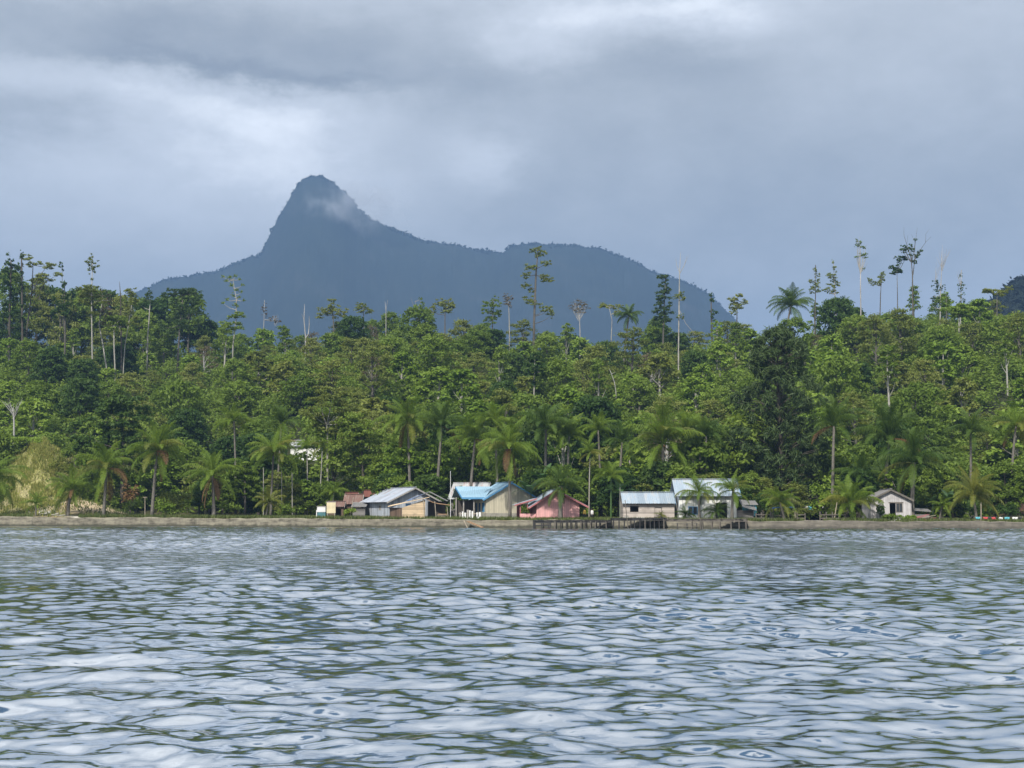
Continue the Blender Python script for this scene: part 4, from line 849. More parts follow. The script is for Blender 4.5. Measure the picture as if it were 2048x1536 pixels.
# small shrubs and weeds in the village
def shrub(label, px, py, rx, ry, d, m='leaf_mid', name='shrub', seed=1, size=.16, dens=16):
    global RNG; RNG = np.random.default_rng(seed); random.seed(seed); Y = float(shoreY(px)) + d; c = at(px, py, Y); g = gz(c.x, Y); q = Y / F
    root = thing(name, label, 'shrub', (c.x, Y, g - .05)); rx *= q; H = max(.4, (c.z - g) + ry * q)
    cl = [(random.uniform(-.7, .7) * rx, random.uniform(-.5, .5) * rx, H * random.uniform(.35, .8), rx * .45, rx * .45, H * .28) for _ in range(9)]
    mb = MB()
    for c_ in cl[:5]: mb.tube([(0, 0, 0), (c_[0] * .4, c_[1] * .4, c_[2] * .5), c_[:3]], [.04, .03, .012], 5, False)
    mb.build('stem', 'bark_grey', root, True); V, Fc = clump_leaves(cl, size, dens, shell=.1); link('foliage', mesh_from('foliage', V, Fc, m), root)
shrub('small dark bush against the weathered shed front wall', 1761, 1012, 9, 10, 4, 'leaf_dark', 'potted_bush', 2)
shrub('low green bush on the grass before the weathered shed', 1788, 1033, 22, 6, 2, 'leaf_mid', seed=3)
shrub('low green weeds right of the weathered shed door', 1818, 1034, 16, 5, 2, 'leaf_bright', seed=4)
shrub('yellowish bush right of the tallest left palm', 352, 998, 34, 16, 9, 'leaf_yellow', seed=5, dens=10)
shrub('bright low bush beneath the tallest left palm', 330, 1014, 24, 9, 5, 'leaf_bright', seed=6)
shrub('yellow-green bush behind the leaning palm at left', 218, 972, 22, 14, 19, 'leaf_yellow', seed=7)
shrub('low yellow shrub on the grassy bank, upper right', 128, 915, 26, 10, 30, 'leaf_yellow', seed=31, dens=10)
shrub('green shrub at the top of the grassy bank', 60, 885, 34, 12, 38, 'leaf_bright', seed=32)
shrub('dark shrub right of the grassy bank behind the second palm', 158, 950, 24, 18, 22, 'leaf_mid', seed=35)
shrub('wide green shrub above the bank, left of the mango tree', 150, 890, 30, 16, 36, 'leaf_mid', seed=36)
shrub('orange-tinged dead bush right of the leaning palm', 262, 972, 18, 12, 17, 'frond_dead', seed=8, dens=9)
shrub('dark bush between sand heap and wooden cross post', 270, 1005, 20, 9, 10, 'leaf_mid', seed=9)
shrub('wide low bush under the shaggy palm, right side', 455, 1018, 26, 12, 6, 'leaf_mid', seed=10)
shrub('green bush at the foot of the areca palms', 575, 1018, 24, 10, 10, 'leaf_mid', seed=11)
shrub('leafy shrub behind the kiosk board', 700, 1022, 14, 8, 6, 'leaf_bright', seed=12)
shrub('flowering shrub on the pink house porch', 1050, 1018, 9, 14, 4, 'leaf_mid', seed=13)
shrub('dark leafy bush filling the corner beside the blue porch', 938, 1000, 14, 16, 12, 'leaf_dark', seed=14)
shrub('round bush between the bamboo hut and the blue porch', 915, 990, 12, 18, 16, 'leaf_mid', seed=15)
shrub('hedge-like shrub behind the sandy path', 1600, 1012, 26, 8, 24, 'leaf_dark', seed=16)
shrub('leafy sapling left of the pathway fence', 1585, 1034, 8, 7, 3, 'leaf_mid', seed=17)
shrub('tangled green bush behind the golden palm', 1960, 1012, 30, 14, 9, 'leaf_dark', seed=18)
shrub('broad dark bush at the right edge behind the clothes', 2020, 1015, 28, 10, 10, 'leaf_dark', seed=19)
shrub('pale green bush below the casuarina right side', 1645, 990, 28, 22, 16, 'leaf_bright', seed=20)
shrub('dark bush under the casuarina left side', 1520, 1005, 22, 18, 12, 'leaf_dark', seed=21)

# grass tufts on the shore strip and on the dry bank
def grass(name, m, n, fn, h, seed):
    r = np.random.default_rng(seed); V = []; k = 0
    px, d = fn(r, n); Y = shoreY(px) + d; x = (px - 1024) / F * Y * 1.0047; z = np.where(d < 1.35, np.interp(px, WT[:, 0], EYE - (WT[:, 1] - 1029) * 155 / F), ground_z(x, Y))
    a = r.uniform(0, 6.28, n); hh = h * r.uniform(.4, 1.2, n); w = .05 + .05 * r.random(n); lx = r.normal(0, .3, n) * hh; ly = r.normal(0, .3, n) * hh
    P = np.stack([x, Y, z - .03], 1); t = np.stack([np.cos(a) * w, np.sin(a) * w, 0 * a], 1); T = P + np.stack([lx, ly, hh], 1)
    V = np.stack([P - t, P + t, T], 1).reshape(-1, 3); Fc = np.arange(3 * n).reshape(n, 3)
    o = link(name, mesh_from(name, V, Fc, m)); o['kind'] = 'stuff'
def f_strip(r, n):
    px = r.uniform(-60, 2120, n); d = .62 + 24 * r.random(n) ** 1.9
    bad = (np.abs(px - 1622) < 20) | ((px > 75) & (px < 165) & (d < 8)); px = np.where(bad, r.uniform(300, 640, n), px); return px, d
def f_bank(r, n):
    px, d = r.normal(92, 48, n), np.abs(r.normal(31, 10, n)); c = np.sin(px * .13 + d * .4) + np.sin(px * .05 - d * .7 + 1) > -.3
    return np.where(c, px, r.normal(70, 30, n)), np.where(c, d, r.normal(36, 5, n))
grass('grass', 'grass_green', 42000, f_strip, .42, 1)
grass('bank_grass', 'leaf_yellow', 12000, f_bank, .5, 4)
grass('dry_grass', 'grass_dry', 10000, f_bank, .55, 2)

# ------------------------------------------------------------------ sea wall
def seawall():
    m, k, b, nt = mat('stained_concrete'); tc = k.new('ShaderNodeTexCoord'); o = tc.outputs['Object']
    sp = k.new('ShaderNodeSeparateXYZ'); nt.links.new(o, sp.inputs[0])
    n = k.noise(k.mapping(o, (.35, 1, 2.2)), 1.1, 8, .72); n2 = k.noise(k.mapping(o, (1.6, 1, .7)), 1.2, 6, .65)
    c = k.ramp(k.m('ADD', k.m('MULTIPLY', n, .72), k.m('MULTIPLY', n2, .28)), [(.38, (.07, .062, .045)), (.5, (.19, .172, .128)), (.62, (.30, .275, .20))])
    tide = k.m('SUBTRACT', 1, k.ss(k.m('ADD', sp.outputs[2], k.m('MULTIPLY', k.m('SUBTRACT', n2, .5), .5)), .08, .40))
    c = k.mix(tide, c, (.055, .055, .035, 1)); east = k.m('MULTIPLY', k.ss(sp.outputs[0], 18, 30), .55)
    c = k.mix(east, c, k.ramp(n, [(.35, (.075, .068, .06)), (.65, (.165, .145, .125))]))
    nt.links.new(c, b.inputs['Base Color']); b.inputs['Roughness'].default_value = .9
    pxs = np.linspace(-420, 2480, 240); V, Fs = [], []
    for p in pxs:
        S = float(shoreY(p)); x = gx(p, S); w = .03 * math.sin(p * .21) + .02 * math.sin(p * .053); zt = float(walltop(p)) + .03 * math.sin(p * .11) + .03 * math.sin(p * .37) + .05 * math.sin(p * .023 + 1)
        V += [(x, S + w, -2.5), (x, S + .12 + w, zt - .06), (x, S + .16 + w, zt), (x, S + .62, zt), (x, S + .66, -2.5)]
    for i in range(len(pxs) - 1):
        for j in range(4): Fs.append((i * 5 + j, i * 5 + 5 + j, i * 5 + 6 + j, i * 5 + 1 + j))
    tag(link('seawall', mesh_from('seawall', V, Fs, 'stained_concrete')), 'long low stained concrete sea wall along the whole shore', 'sea wall')
seawall()

# ------------------------------------------------------------------ houses
def wall_rects(mb, w, h, holes, fn):
    """rectangle w x h with holes (x0,z0,x1,z1), cut on a grid; fn(x0,z0,x1,z1) adds the solid"""
    xs = sorted({0, w, *[q for a in holes for q in (a[0], a[2])]}); zs = sorted({0, h, *[q for a in holes for q in (a[1], a[3])]})
    for i in range(len(xs) - 1):
        z = 0
        col = []
        for j in range(len(zs) - 1):
            cx, cz = (xs[i] + xs[i + 1]) / 2, (zs[j] + zs[j + 1]) / 2
            if any(a[0] < cx < a[2] and a[1] < cz < a[3] for a in holes): continue
            if col and abs(col[-1][1] - zs[j]) < 1e-6: col[-1][1] = zs[j + 1]
            else: col.append([zs[j], zs[j + 1]])
        for z0, z1 in col: fn(xs[i], z0, xs[i + 1], z1)
def house(name, label, loc, rot, W, L, hw, hr, wall, roof, front=(), left=(), right=(), ov=.5, gov=.4, trim='trim_grey', base=None, bh=.35, floor=0., apex=.5, gable_wall=None, pitch=.26, cat='house', wins=(), wob=.02, roofdir=None):
    """x across the gable, y along the ridge; the y=0 face is the gable, the x=0 face the eave side.
    front/left/right: openings (x0,z0,x1,z1,kind,material) in each wall"""
    root = thing(name, label, cat, loc, rot); t = .12; mb = MB(); ax = W * apex
    H = lambda l: [o[:4] for o in l]
    wall_rects(mb, W, hw, H(front), lambda x0, z0, x1, z1: mb.box(x0, 0, z0 + floor, x1, t, z1 + floor))
    wall_rects(mb, L - 2 * t, hw, H(left), lambda x0, z0, x1, z1: mb.box(0, t + x0, z0 + floor, t, t + x1, z1 + floor))
    wall_rects(mb, L - 2 * t, hw, H(right), lambda x0, z0, x1, z1: mb.box(W - t, t + x0, z0 + floor, W, t + x1, z1 + floor))
    mb.box(0, L - t, floor, W, L, hw + floor)
    mb.prism([(0, 0, hw + floor), (W, 0, hw + floor), (ax, 0, hr + floor)], (0, t, 0)); mb.prism([(0, L - t, hw + floor), (W, L - t, hw + floor), (ax, L - t, hr + floor)], (0, t, 0))
    mb.build('wall', wall, root)
    if base:
        bb = MB(); bb.box(-.04, -.04, -.3, W + .04, L + .04, bh); bb.build('foundation', base, root)
    rb = MB(); s1 = (hr - hw) / ax; s2 = (hr - hw) / (W - ax); zt = floor + .06
    e0, e1 = (-ov, -gov, hw - ov * s1 + zt), (-ov, L + gov, hw - ov * s1 + zt); r0, r1 = (ax, -gov, hr + zt), (ax, L + gov, hr + zt)
    f0, f1 = (W + ov, -gov, hw - ov * s2 + zt), (W + ov, L + gov, hw - ov * s2 + zt)
    rb.corr(e0, e1, r0, r1, pitch, wob=wob); rb.corr(f0, f1, r0, r1, pitch, wob=wob); rf = rb.build('roof', roof, root)
    cb = MB(); cb.bar(Vector(r0) + Vector((0, 0, .05)), Vector(r1) + Vector((0, 0, .05)), .3, .06); cb.build('ridge_cap', roof, rf)
    fb = MB()
    for y in (-gov + .01,):
        fb.bar((-ov, y, e0[2] - .1), (ax, y, r0[2] - .1), .05, .18); fb.bar((ax, y, r0[2] - .1), (W + ov, y, f0[2] - .1), .05, .18)
    fb.build('bargeboard', trim, rf)
    def opening(o, face):
        x0, z0, x1, z1, kind, m = o; z0 += floor; z1 += floor; d = .07
        def bx(mbx, a0, a1, b0, b1, c0, c1):   # a along wall, b depth into the house, c height
            if face == 'front': mbx.box(a0, b0, c0, a1, b1, c1)
            elif face == 'left': mbx.box(b0, t + a0, c0, b1, t + a1, c1)
            else: mbx.box(W - b1, t + a0, c0, W - b0, t + a1, c1)
        if kind == 'door':
            q = MB(); bx(q, x0 + .05, x1 - .05, d, d + .04, z0, z1 - .05); dr = q.build('door', m, root)
            q = MB(); bx(q, x1 - .2, x1 - .15, d - .05, d - .002, z0 + (z1 - z0) * .45, z0 + (z1 - z0) * .52); q.build('handle', 'trim_grey', dr)
        elif kind == 'window':
            q = MB(); bx(q, x0, x1, d, d + .02, z0, z1); wn = q.build('window', m, root)
            q = MB(); w = .07
            bx(q, x0, x1, -.03, d - .003, z0, z0 + w); bx(q, x0, x1, -.03, d - .003, z1 - w, z1); bx(q, x0, x0 + w, -.03, d - .003, z0 + w, z1 - w); bx(q, x1 - w, x1, -.03, d - .003, z0 + w, z1 - w)
            bx(q, (x0 + x1) / 2 - .03, (x0 + x1) / 2 + .03, -.02, d - .003, z0 + w, z1 - w); q.build('frame', trim, wn)
    for o in front: opening(o, 'front')
    for o in left: opening(o, 'left')
    for o in right: opening(o, 'right')
    return root, rf
def spot(px, d, lift=0):
    Y = float(shoreY(px)) + d; x = gx(px, Y); return Vector((x, Y, gz(x, Y) + lift))
PM = lambda d, px: F / (float(shoreY(px)) + d)      # photo pixels per metre there

# grey tin-roofed house, near corner at px 778
p = spot(778, 6)
h1, rf = house('tin_roofed_house', 'grey board house with long silver tin roof, behind the bamboo hut', p, R(30), 6.6, 7.4, 2.2, 3.75, 'wall_greyblue', 'tin_silver',
    front=[(2.2, .0, 3.0, 1.85, 'door', 'door_blue')], left=[(2.2, 1.05, 2.75, 1.65, 'window', 'glass_dark')], ov=.55, gov=.5, base='pink_base', bh=.28)
# low grey lean-to on its left
p = spot(730, 9); lt = thing('plank_shed', 'low dark weathered plank shed against the left of the tin house', 'shed', spot(705, 8)); q = MB()
q.box(0, 0, 0, 1.55, .1, 1.35); q.box(0, .1, 0, .1, 2.2, 1.6); q.build('wall', 'wall_oldgrey', lt)
q = MB(); q.corr((-.2, -.3, 1.42), (1.7, -.3, 1.42), (-.2, 2.3, 2.0), (1.7, 2.3, 2.0)); q.build('roof', 'tin_grey', lt)
# rusty huts
house('rusty_hut', 'brown plank hut with patchy rusty roof left of the tin house', spot(722, 13), R(90), 2.6, 2.1, 2.0, 3.0, 'wall_brown', 'tin_rust', left=[(.6, 0, 1.2, 1.6, 'hole', '')], ov=.35, gov=.2, cat='hut')
house('rusty_hut', 'hut with red rusted roof half hidden behind the patchy-roofed hut', spot(712, 18), R(90), 2.6, 1.4, 2.3, 3.3, 'wall_dark', 'tin_redrust', ov=.3, gov=.2, cat='hut')
house('rusty_hut', 'tiny red rust roof peeping out left of the silver roof', spot(747, 19), R(90), 2.4, 1.2, 2.9, 3.6, 'wall_dark', 'tin_redrust', ov=.3, gov=.2, cat='hut')
house('rusty_hut', 'small low hut with rust-striped roof behind the cream board', spot(687, 10), R(90), 1.8, 1.9, 1.55, 2.05, 'wall_brown', 'tin_rust', left=[(.2, .3, 1.0, 1.2, 'hole', '')], ov=.3, gov=.15, cat='hut')
# bamboo hut in front
def bamboo_hut():
    root = thing('bamboo_hut', 'light timber hut with ragged lean-to roof and open porch by the wall', 'hut', spot(779, 1.7)); k = F / (float(shoreY(779)) + 1.7)
    X = lambda px: (px - 779) / k; Zt = lambda py: (1039 - py) / k
    q = MB(); q.prism([(X(804), .0, 0), (X(850), .0, 0), (X(850), .0, Zt(1001)), (X(804), 0, Zt(1017))], (0, .1, 0)); q.build('wall', 'wall_bamboo', root)
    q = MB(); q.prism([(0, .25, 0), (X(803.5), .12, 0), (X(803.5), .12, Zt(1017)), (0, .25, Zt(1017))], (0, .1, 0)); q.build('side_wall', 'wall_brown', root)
    q = MB(); q.corr((X(776), -.35, Zt(1015)), (X(776), 2.6, Zt(1013)), (X(858), -.35, Zt(996.5)), (X(858), 2.6, Zt(994.5)), .2, wob=.08); q.build('roof', 'wall_bamboo', root)
    q = MB(); q.prism([(X(812), 1.0, Zt(1004)), (X(854), 1.0, Zt(987)), (X(854), 2.8, Zt(985)), (X(812), 2.8, Zt(1002))], (0, 0, .05)); q.build('tarpaulin', 'tarp_blue', root)
    q = MB(); q.corr((X(822), .9, Zt(1000)), (X(822), 3.6, Zt(999)), (X(856), .9, Zt(985)), (X(856), 3.6, Zt(984))); q.corr((X(893), .9, Zt(1004)), (X(893), 3.6, Zt(1003)), (X(856), .9, Zt(985)), (X(856), 3.6, Zt(984))); q.build('porch_roof', 'tin_grey', root)
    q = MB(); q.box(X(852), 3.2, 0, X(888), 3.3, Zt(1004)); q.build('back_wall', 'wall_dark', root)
    for px, top, b in ((846, 998, .0), (869, 1004, 0), (893, 1014, .3)):
        q = MB(); q.tube([(X(px + 3), -.15 + b, 0), (X(px), -.15 + b, Zt(top))], .045, 6); q.build('post', 'pole_wood', root)
    q = MB(); q.tube([(X(855), -.1, Zt(1001)), (X(864), -.1, Zt(1006)), (X(876), -.1, Zt(1009)), (X(900), -.1, Zt(1012))], .05, 6); q.build('beam', 'plank_orange', root)
    q = MB(); q.box(X(874), .9, Zt(1031), X(892), 1.6, Zt(1029)); q.build('bench', 'plank_orange', root)
    for i in range(8):
        q = MB(); q.bar((X(874 + i * 2.6), .4, 0), (X(874 + i * 2.6), .4, Zt(1030)), .05); q.build('picket', 'pole_wood', root)
bamboo_hut()
# blue porch-roofed house
def blue_house():
    d = 7; k = PM(d, 970); root, rf = house('blue_roofed_house', 'beige board house with bright blue roof and front porch wing', spot(972, d), R(20), 6.4, 5.0, 2.6, 4.4, 'wall_beige', 'tin_blue',
        front=[], left=[(.4, .9, 1.3, 2.0, 'window', 'glass_dark'), (2.0, 0, 2.8, 2.0, 'door', 'door_blue'), (3.2, 0, 4.0, 2.0, 'door', 'door_blue')], ov=.5, gov=.35, trim='trim_blue', base='concrete_base', bh=.75)
    # porch wing leaving the left slope, its ridge across the view
    q = MB(); zr, ze = 3.95, 2.62; R0 = lambda x, y, z: Vector((x, y, z))
    q.corr(R0(-2.8, .6, ze), R0(-.1, .0, ze), R0(-3.0, 2.6, zr), R0(1.55, 2.0, zr)); q.corr(R0(-2.8, 4.8, ze), R0(-.1, 4.4, ze), R0(-3.0, 2.6, zr), R0(1.55, 2.0, zr)); pr = q.build('porch_roof', 'tin_blue', root)
    q = MB(); q.bar((-2.82, .62, ze - .1), (-.1, .0, ze - .1), .05, .2); q.bar((-2.82, .62, ze - .1), (-3.02, 2.6, zr - .1), .05, .2); q.build('bargeboard', 'trim_blue', pr)
    for x, y in ((-2.5, 1.0), (-1.3, .7), (-2.6, 3.6)):
        q = MB(); q.box(x - .06, y - .06, 0, x + .06, y + .06, ze + .05); q.build('post', 'trim_grey', root)
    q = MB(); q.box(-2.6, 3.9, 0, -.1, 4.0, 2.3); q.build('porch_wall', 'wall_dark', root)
    q = MB(); q.box(-2.6, .9, -.2, -.03, 3.88, .18); q.build('porch_floor', 'concrete_base', root)
blue_house()
house('white_roofed_house', 'house behind the blue porch showing only white and rust-streaked roof', spot(968, 17), R(78), 5.2, 4.4, 2.8, 4.6, 'wall_oldgrey', 'tin_white', ov=.5, gov=.3)
# picket fence before the porch
fn = thing('board_fence', 'short fence of whitish upright boards before the blue house porch', 'fence', spot(919, 1.9)); random.seed(4)
for i in range(9):
    if i == 6: continue
    q = MB(); h = random.uniform(.75, 1.15); q.box(i * .28, 0, 0, i * .28 + random.uniform(.14, .25), .03, h); q.build('board', 'white_paint' if i % 3 else 'trim_grey', fn)
q = MB(); q.box(-.1, .034, .62, 2.5, .08, .7); q.build('rail', 'pole_wood', fn)
# pink house
def pink_house():
    d = 4; root, rf = house('pink_house', 'pink board gable house behind the big shore palm', spot(1073, d), R(7), 5.05, 6.0, 2.0, 3.45, 'wall_pink', 'tin_paleblue',
        ov=1.0, gov=.55, trim='trim_pink', base='pink_base', bh=.3, apex=.45)
    q = MB(); q.corr((-2.55, .2, 1.72), (-2.55, 3.6, 1.72), (.1, .2, 2.5), (.1, 3.6, 2.5)); pr = q.build('porch_roof', 'tin_paleblue', root)
    q = MB(); q.bar((-2.55, .18, 1.66), (.1, .18, 2.44), .06, .16); q.build('bargeboard', 'trim_pink', pr)
    q = MB(); q.box(-1.9, .3, 0, -.02, .4, .72); q.build('porch_wall', 'wall_pink', root)
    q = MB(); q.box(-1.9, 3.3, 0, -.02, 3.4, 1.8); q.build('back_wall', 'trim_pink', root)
    q = MB(); q.box(-1.15, 3.22, .2, -.6, 3.28, 1.6); q.build('curtain', 'curtain', root)
    for x in (-1.85, -1.0):
        q = MB(); q.box(x - .05, .42, 0, x + .05, .52, 2.0); q.build('post', 'trim_pink', root)
pink_house()
# long grey shed
house('long_grey_shed', 'weathered plank house with long pale tin roof behind the jetty', spot(1349, 4), R(90), 3.6, 5.75, 2.08, 3.1, 'wall_wood', 'tin_paleblue',
    left=[(3.9, .95, 4.85, 1.6, 'hole', ''), (1.3, .1, 2.1, 1.5, 'door', 'wall_wood')], ov=.45, gov=.12, trim='trim_blue', base='wet_wood', bh=.12, pitch=.22)
house('small_red_roof_hut', 'little white roof with red patches between grey shed and white house', spot(1352, 13), R(90), 2.0, 1.1, 2.7, 3.45, 'wall_dark', 'tin_white', ov=.3, gov=.1, cat='hut')
# white house with blue roof
def white_house():
    d = 6; root, rf = house('white_house', 'white-walled house with blue roof behind the two jetty palms', spot(1474, d), R(90), 5.0, 6.45, 2.95, 4.6, 'wall_white', 'tin_paleblue',
        left=[(.95, .05, 2.25, 2.0, 'hole', ''), (4.25, .68, 5.3, 1.58, 'window', 'glass_dark')], ov=.45, gov=.45, trim='trim_blue', base='concrete_base', bh=.2)
    q = MB(); q.box(.5, -1.95, 0, .6, -.05, 1.15); q.build('porch_wall', 'wall_oldgrey', root)
    q = MB(); q.corr((-.3, -2.2, 1.1), (-.3, -.62, 1.5), (2.4, -2.2, 2.2), (2.4, -.62, 2.4)); q.build('porch_roof', 'tin_grey', root)
white_house()
cy_h = thing('cyan_hut', 'small bright cyan board hut right of the white house', 'hut', spot(1489, 7)); q = MB(); q.box(0, 0, .55, 1.35, .08, 1.75); q.box(0, .08, 0, .08, 1.6, 1.75); q.box(1.27, .08, 0, 1.35, 1.6, 1.75); q.build('wall', 'cyan_paint', cy_h)
q = MB(); q.corr((-.2, -.25, 1.75), (1.55, -.25, 1.75), (-.2, 1.8, 2.25), (1.55, 1.8, 2.25)); q.build('roof', 'tin_grey', cy_h)
q = MB(); q.box(.5, -.03, .55, .58, -.005, 1.75); q.box(1.0, -.03, .55, 1.06, -.005, 1.75); q.build('batten', 'white_paint', cy_h)
# blue tarpaulin shelter
sh = thing('tarpaulin_shelter', 'open post shelter roofed with a blue tarpaulin behind the sea wall', 'shelter', spot(1546, 2.5)); k = PM(2.5, 1546); random.seed(9)
V, Fs = [], []; nx, ny = 12, 6
for i in range(nx + 1):
    for j in range(ny + 1): V.append((i / nx * 2.55 - .05, j / ny * 2.0 - .2, 1.42 + .10 * math.sin(j / ny * 3.1) + random.uniform(-.05, .05) - (.12 if i in (0, nx) else 0)))
for i in range(nx):
    for j in range(ny): a = i * (ny + 1) + j; Fs.append((a, a + ny + 1, a + ny + 2, a + 1))
o = link('tarpaulin', mesh_from('tarpaulin', V, Fs, 'tarp_blue', True), sh); md = o.modifiers.new('t', 'SOLIDIFY'); md.thickness = .03
for x, y in ((.05, 0), (2.4, 0), (.05, 1.6), (2.4, 1.6), (1.2, 1.6)):
    q = MB(); q.tube([(x, y, 0), (x + random.uniform(-.03, .03), y, 1.38)], .04, 6); q.build('post', 'pole_wood' if x > 1 else 'old_wood', sh)
q = MB(); q.box(.2, .8, .42, 1.9, 1.4, .48); q.build('bench', 'old_wood', sh)
q = MB(); q.bar((-.4, 0, .62), (2.5, 0, .6), .05); q.build('rail', 'old_wood', sh)
# weathered gable shed
def shed():
    d = 5; root, rf = house('weathered_shed', 'weathered grey board shed with dark doorway, right of the casuarina', spot(1741, d), R(-4), 4.45, 5.0, 2.35, 3.45, 'wall_weathered', 'tin_grey',
        front=[(2.1, 0, 2.75, 2.0, 'hole', ''), (2.78, .95, 3.5, 1.98, 'window', 'glass_dark')], ov=.22, gov=.35, trim='old_wood')
    q = MB(); q.box(2.0, -.04, 1.98, 3.6, -.004, 2.08); q.build('lintel', 'old_wood', root)
shed()
lt = thing('lean_to', 'low plank lean-to attached right of the weathered shed trunk palm', 'shed', spot(1830, 7)); q = MB(); q.box(0, 0, 0, 1.6, .1, .75); q.build('wall', 'wall_oldgrey', lt); q = MB(); q.corr((-.1, -.3, 1.15), (1.9, -.3, 1.0), (-.1, 1.4, 1.5), (1.9, 1.4, 1.35)); q.build('roof', 'tin_grey', lt)
for x, y in ((.05, .2), (1.55, .2)):
    q = MB(); q.box(x - .04, y - .04, 0, x + .04, y + .04, 1.2); q.build('post', 'old_wood', lt)
# white roof high on the slope
house('hillside_house', 'white roof edge of a house among trees above the slim palm', spot(649, 56), R(90), 4.5, 5.6, 2.4, 3.3, 'wall_white', 'tin_white', ov=.4, gov=.3)

# ------------------------------------------------------------------ jetty
def jetty():
    random.seed(31)
    def seg(name, label, px0, px1, d, deck_py, w, posts, m='wet_wood', thick=.24):
        Y = float(shoreY((px0 + px1) / 2)) + d; k = F / Y; zt = EYE - (deck_py - 1029) / k; x0 = gx(px0, Y); x1 = gx(px1, Y)
        root = thing(name, label, 'jetty', (x0, Y, 0)); L = x1 - x0; q = MB(); n = int(L / .17)
        for i in range(n):
            a = i * L / n; q.box(a, random.uniform(-.12, .05), zt - .05 + random.uniform(-.03, .03), a + L / n * 1.0, w + random.uniform(-.05, .12), zt + random.uniform(-.015, .03))
        q.build('deck', m, root)
        for y in (.12, w - .2):
            q = MB(); q.bar((0, y, zt - .05 - thick / 2), (L, y, zt - .055 - thick / 2), .1, thick); q.build('beam', m, root)
        for px in posts:
            x = gx(px, Y) - x0; q = MB(); l = random.uniform(-.08, .08); h = zt - .06
            q.tube([(x + l, .1, -1.2), (x, .1, h)], [.06 + random.random() * .03, .06], 7); q.build('post', m if random.random() < .8 else 'old_wood', root)
            q = MB(); q.tube([(x + l + .25, w - .15, -1.2), (x + .2, w - .15, h)], .06, 6); q.build('post', m, root)
    seg('jetty', 'low black plank jetty on thin posts before the pink house', 1066, 1224, -3.2, 1040.0, 1.5, [1067, 1083, 1096, 1110, 1122, 1133, 1141, 1151, 1162, 1171, 1181, 1191, 1199, 1212])
    seg('jetty', 'wider jetty platform with dark underside before the grey shed', 1224, 1334, -3.0, 1036.0, 2.7, [1227, 1238, 1249, 1262, 1269, 1280, 1290, 1300, 1309, 1318, 1328])
    seg('jetty', 'long plank walkway on stout posts before the white house', 1334, 1496, -2.8, 1037.6, 1.4, [1384, 1401, 1405, 1424, 1440, 1462, 1478, 1492], 'old_wood')
    r = thing('landing_steps', 'plank landing steps between platform and long walkway', 'steps', (gx(1336, 148), 141.5, 0))
    for i in range(3):
        q = MB(); q.box(.0 + i * .1, -.25 * i, .86 - .27 * i - .07, 2.4 - .05 * i, .3 - .25 * i, .86 - .27 * i); q.build('tread', 'old_wood', r)
    for x in (.2, 1.2, 2.2):
        q = MB(); q.bar((x, -.5, -.9), (x, -.2, .6), .1); q.build('post', 'wet_wood', r)
    r = thing('jetty_crib', 'black log crib at the left end of the jetty', 'crib', (gx(1067, 147.5), 145.5, 0))
    for z in (.35, .62):
        q = MB(); q.bar((-.1, 0, z), (1.9, 0, z), .14, .12); q.build('log', 'wet_wood', r)
    for x in (0, 1.75):
        q = MB(); q.box(x - .09, -.1, -1, x + .09, .1, .78); q.build('post', 'wet_wood', r)
jetty()

# ------------------------------------------------------------------ small things
def pole(name, label, px, py0, py1, d, r=.03, m='pole_wood', px1=None, cross=None, cat='pole', sink=True):
    Y = float(shoreY(px)) + d; a = at(px, py0, Y); b = at(px1 if px1 else px, py1, Y); g = gz(a.x, Y) if d > 1.1 else -1.0
    if sink: a.z = min(a.z, g)
    root = thing(name, label, cat, a); q = MB(); q.tube([(0, 0, 0), b - a], [r, r * .75], 6); q.build('shaft', m, root)
    if cross:
        q = MB(); q.bar(b - a + Vector((-cross, 0, -.03)), b - a + Vector((cross, 0, -.03)), .06); q.build('crossbar', m, root)
    return root
pole('flagpole', 'tall thin whitish pole between bamboo hut and blue house', 901, 1036, 942, 2, .035, 'white_paint')
pole('mooring_pole', 'slanting pole standing in the water before the platform', 1258, 1066, 1000, -4.2, .05, 'old_wood', px1=1250)
pole('wooden_post', 'pale post with a crossbar on the left shore grass', 290, 1034, 994, 3, .05, 'pole_wood', cross=.28, cat='post')
pole('wooden_post', 'thin dark post beside the path at far left', 117, 1033, 998, 3, .03, 'old_wood', cat='post')
pole('wooden_post', 'pale post standing before the golden palm', 1962, 1038, 1005, 1.5, .06, 'pole_wood', cat='post')
pole('wooden_post', 'leaning pale pole right of the sandy path', 1668, 1040, 1005, 2, .06, 'pole_wood', px1=1674, cat='post')
pole('wooden_post', 'thin white pole right of the pink house', 1178, 1036, 955, 4, .03, 'pole_wood', cat='post')
pole('wooden_post', 'thin tall pole at the left end of the grey shed', 1240, 1036, 975, 3, .035, 'trim_grey', cat='post')
pole('wooden_post', 'leaning bamboo pole by the rusty huts', 700, 1028, 995, 9, .05, 'pole_wood', px1=707, cat='post')
pole('wooden_post', 'dead white stem standing in bushes right of the slim palm', 585, 1020, 945, 12, .07, 'bark_pale', px1=584, cat='post')
pole('wooden_post', 'pale straight stem just left of the slim palm trunk', 527, 1030, 935, 10, .07, 'bark_pale', px1=527, cat='post')
pole('wooden_post', 'bare pale stem directly behind the slim palm', 564, 1028, 930, 13, .06, 'bark_pale', px1=563, cat='post')
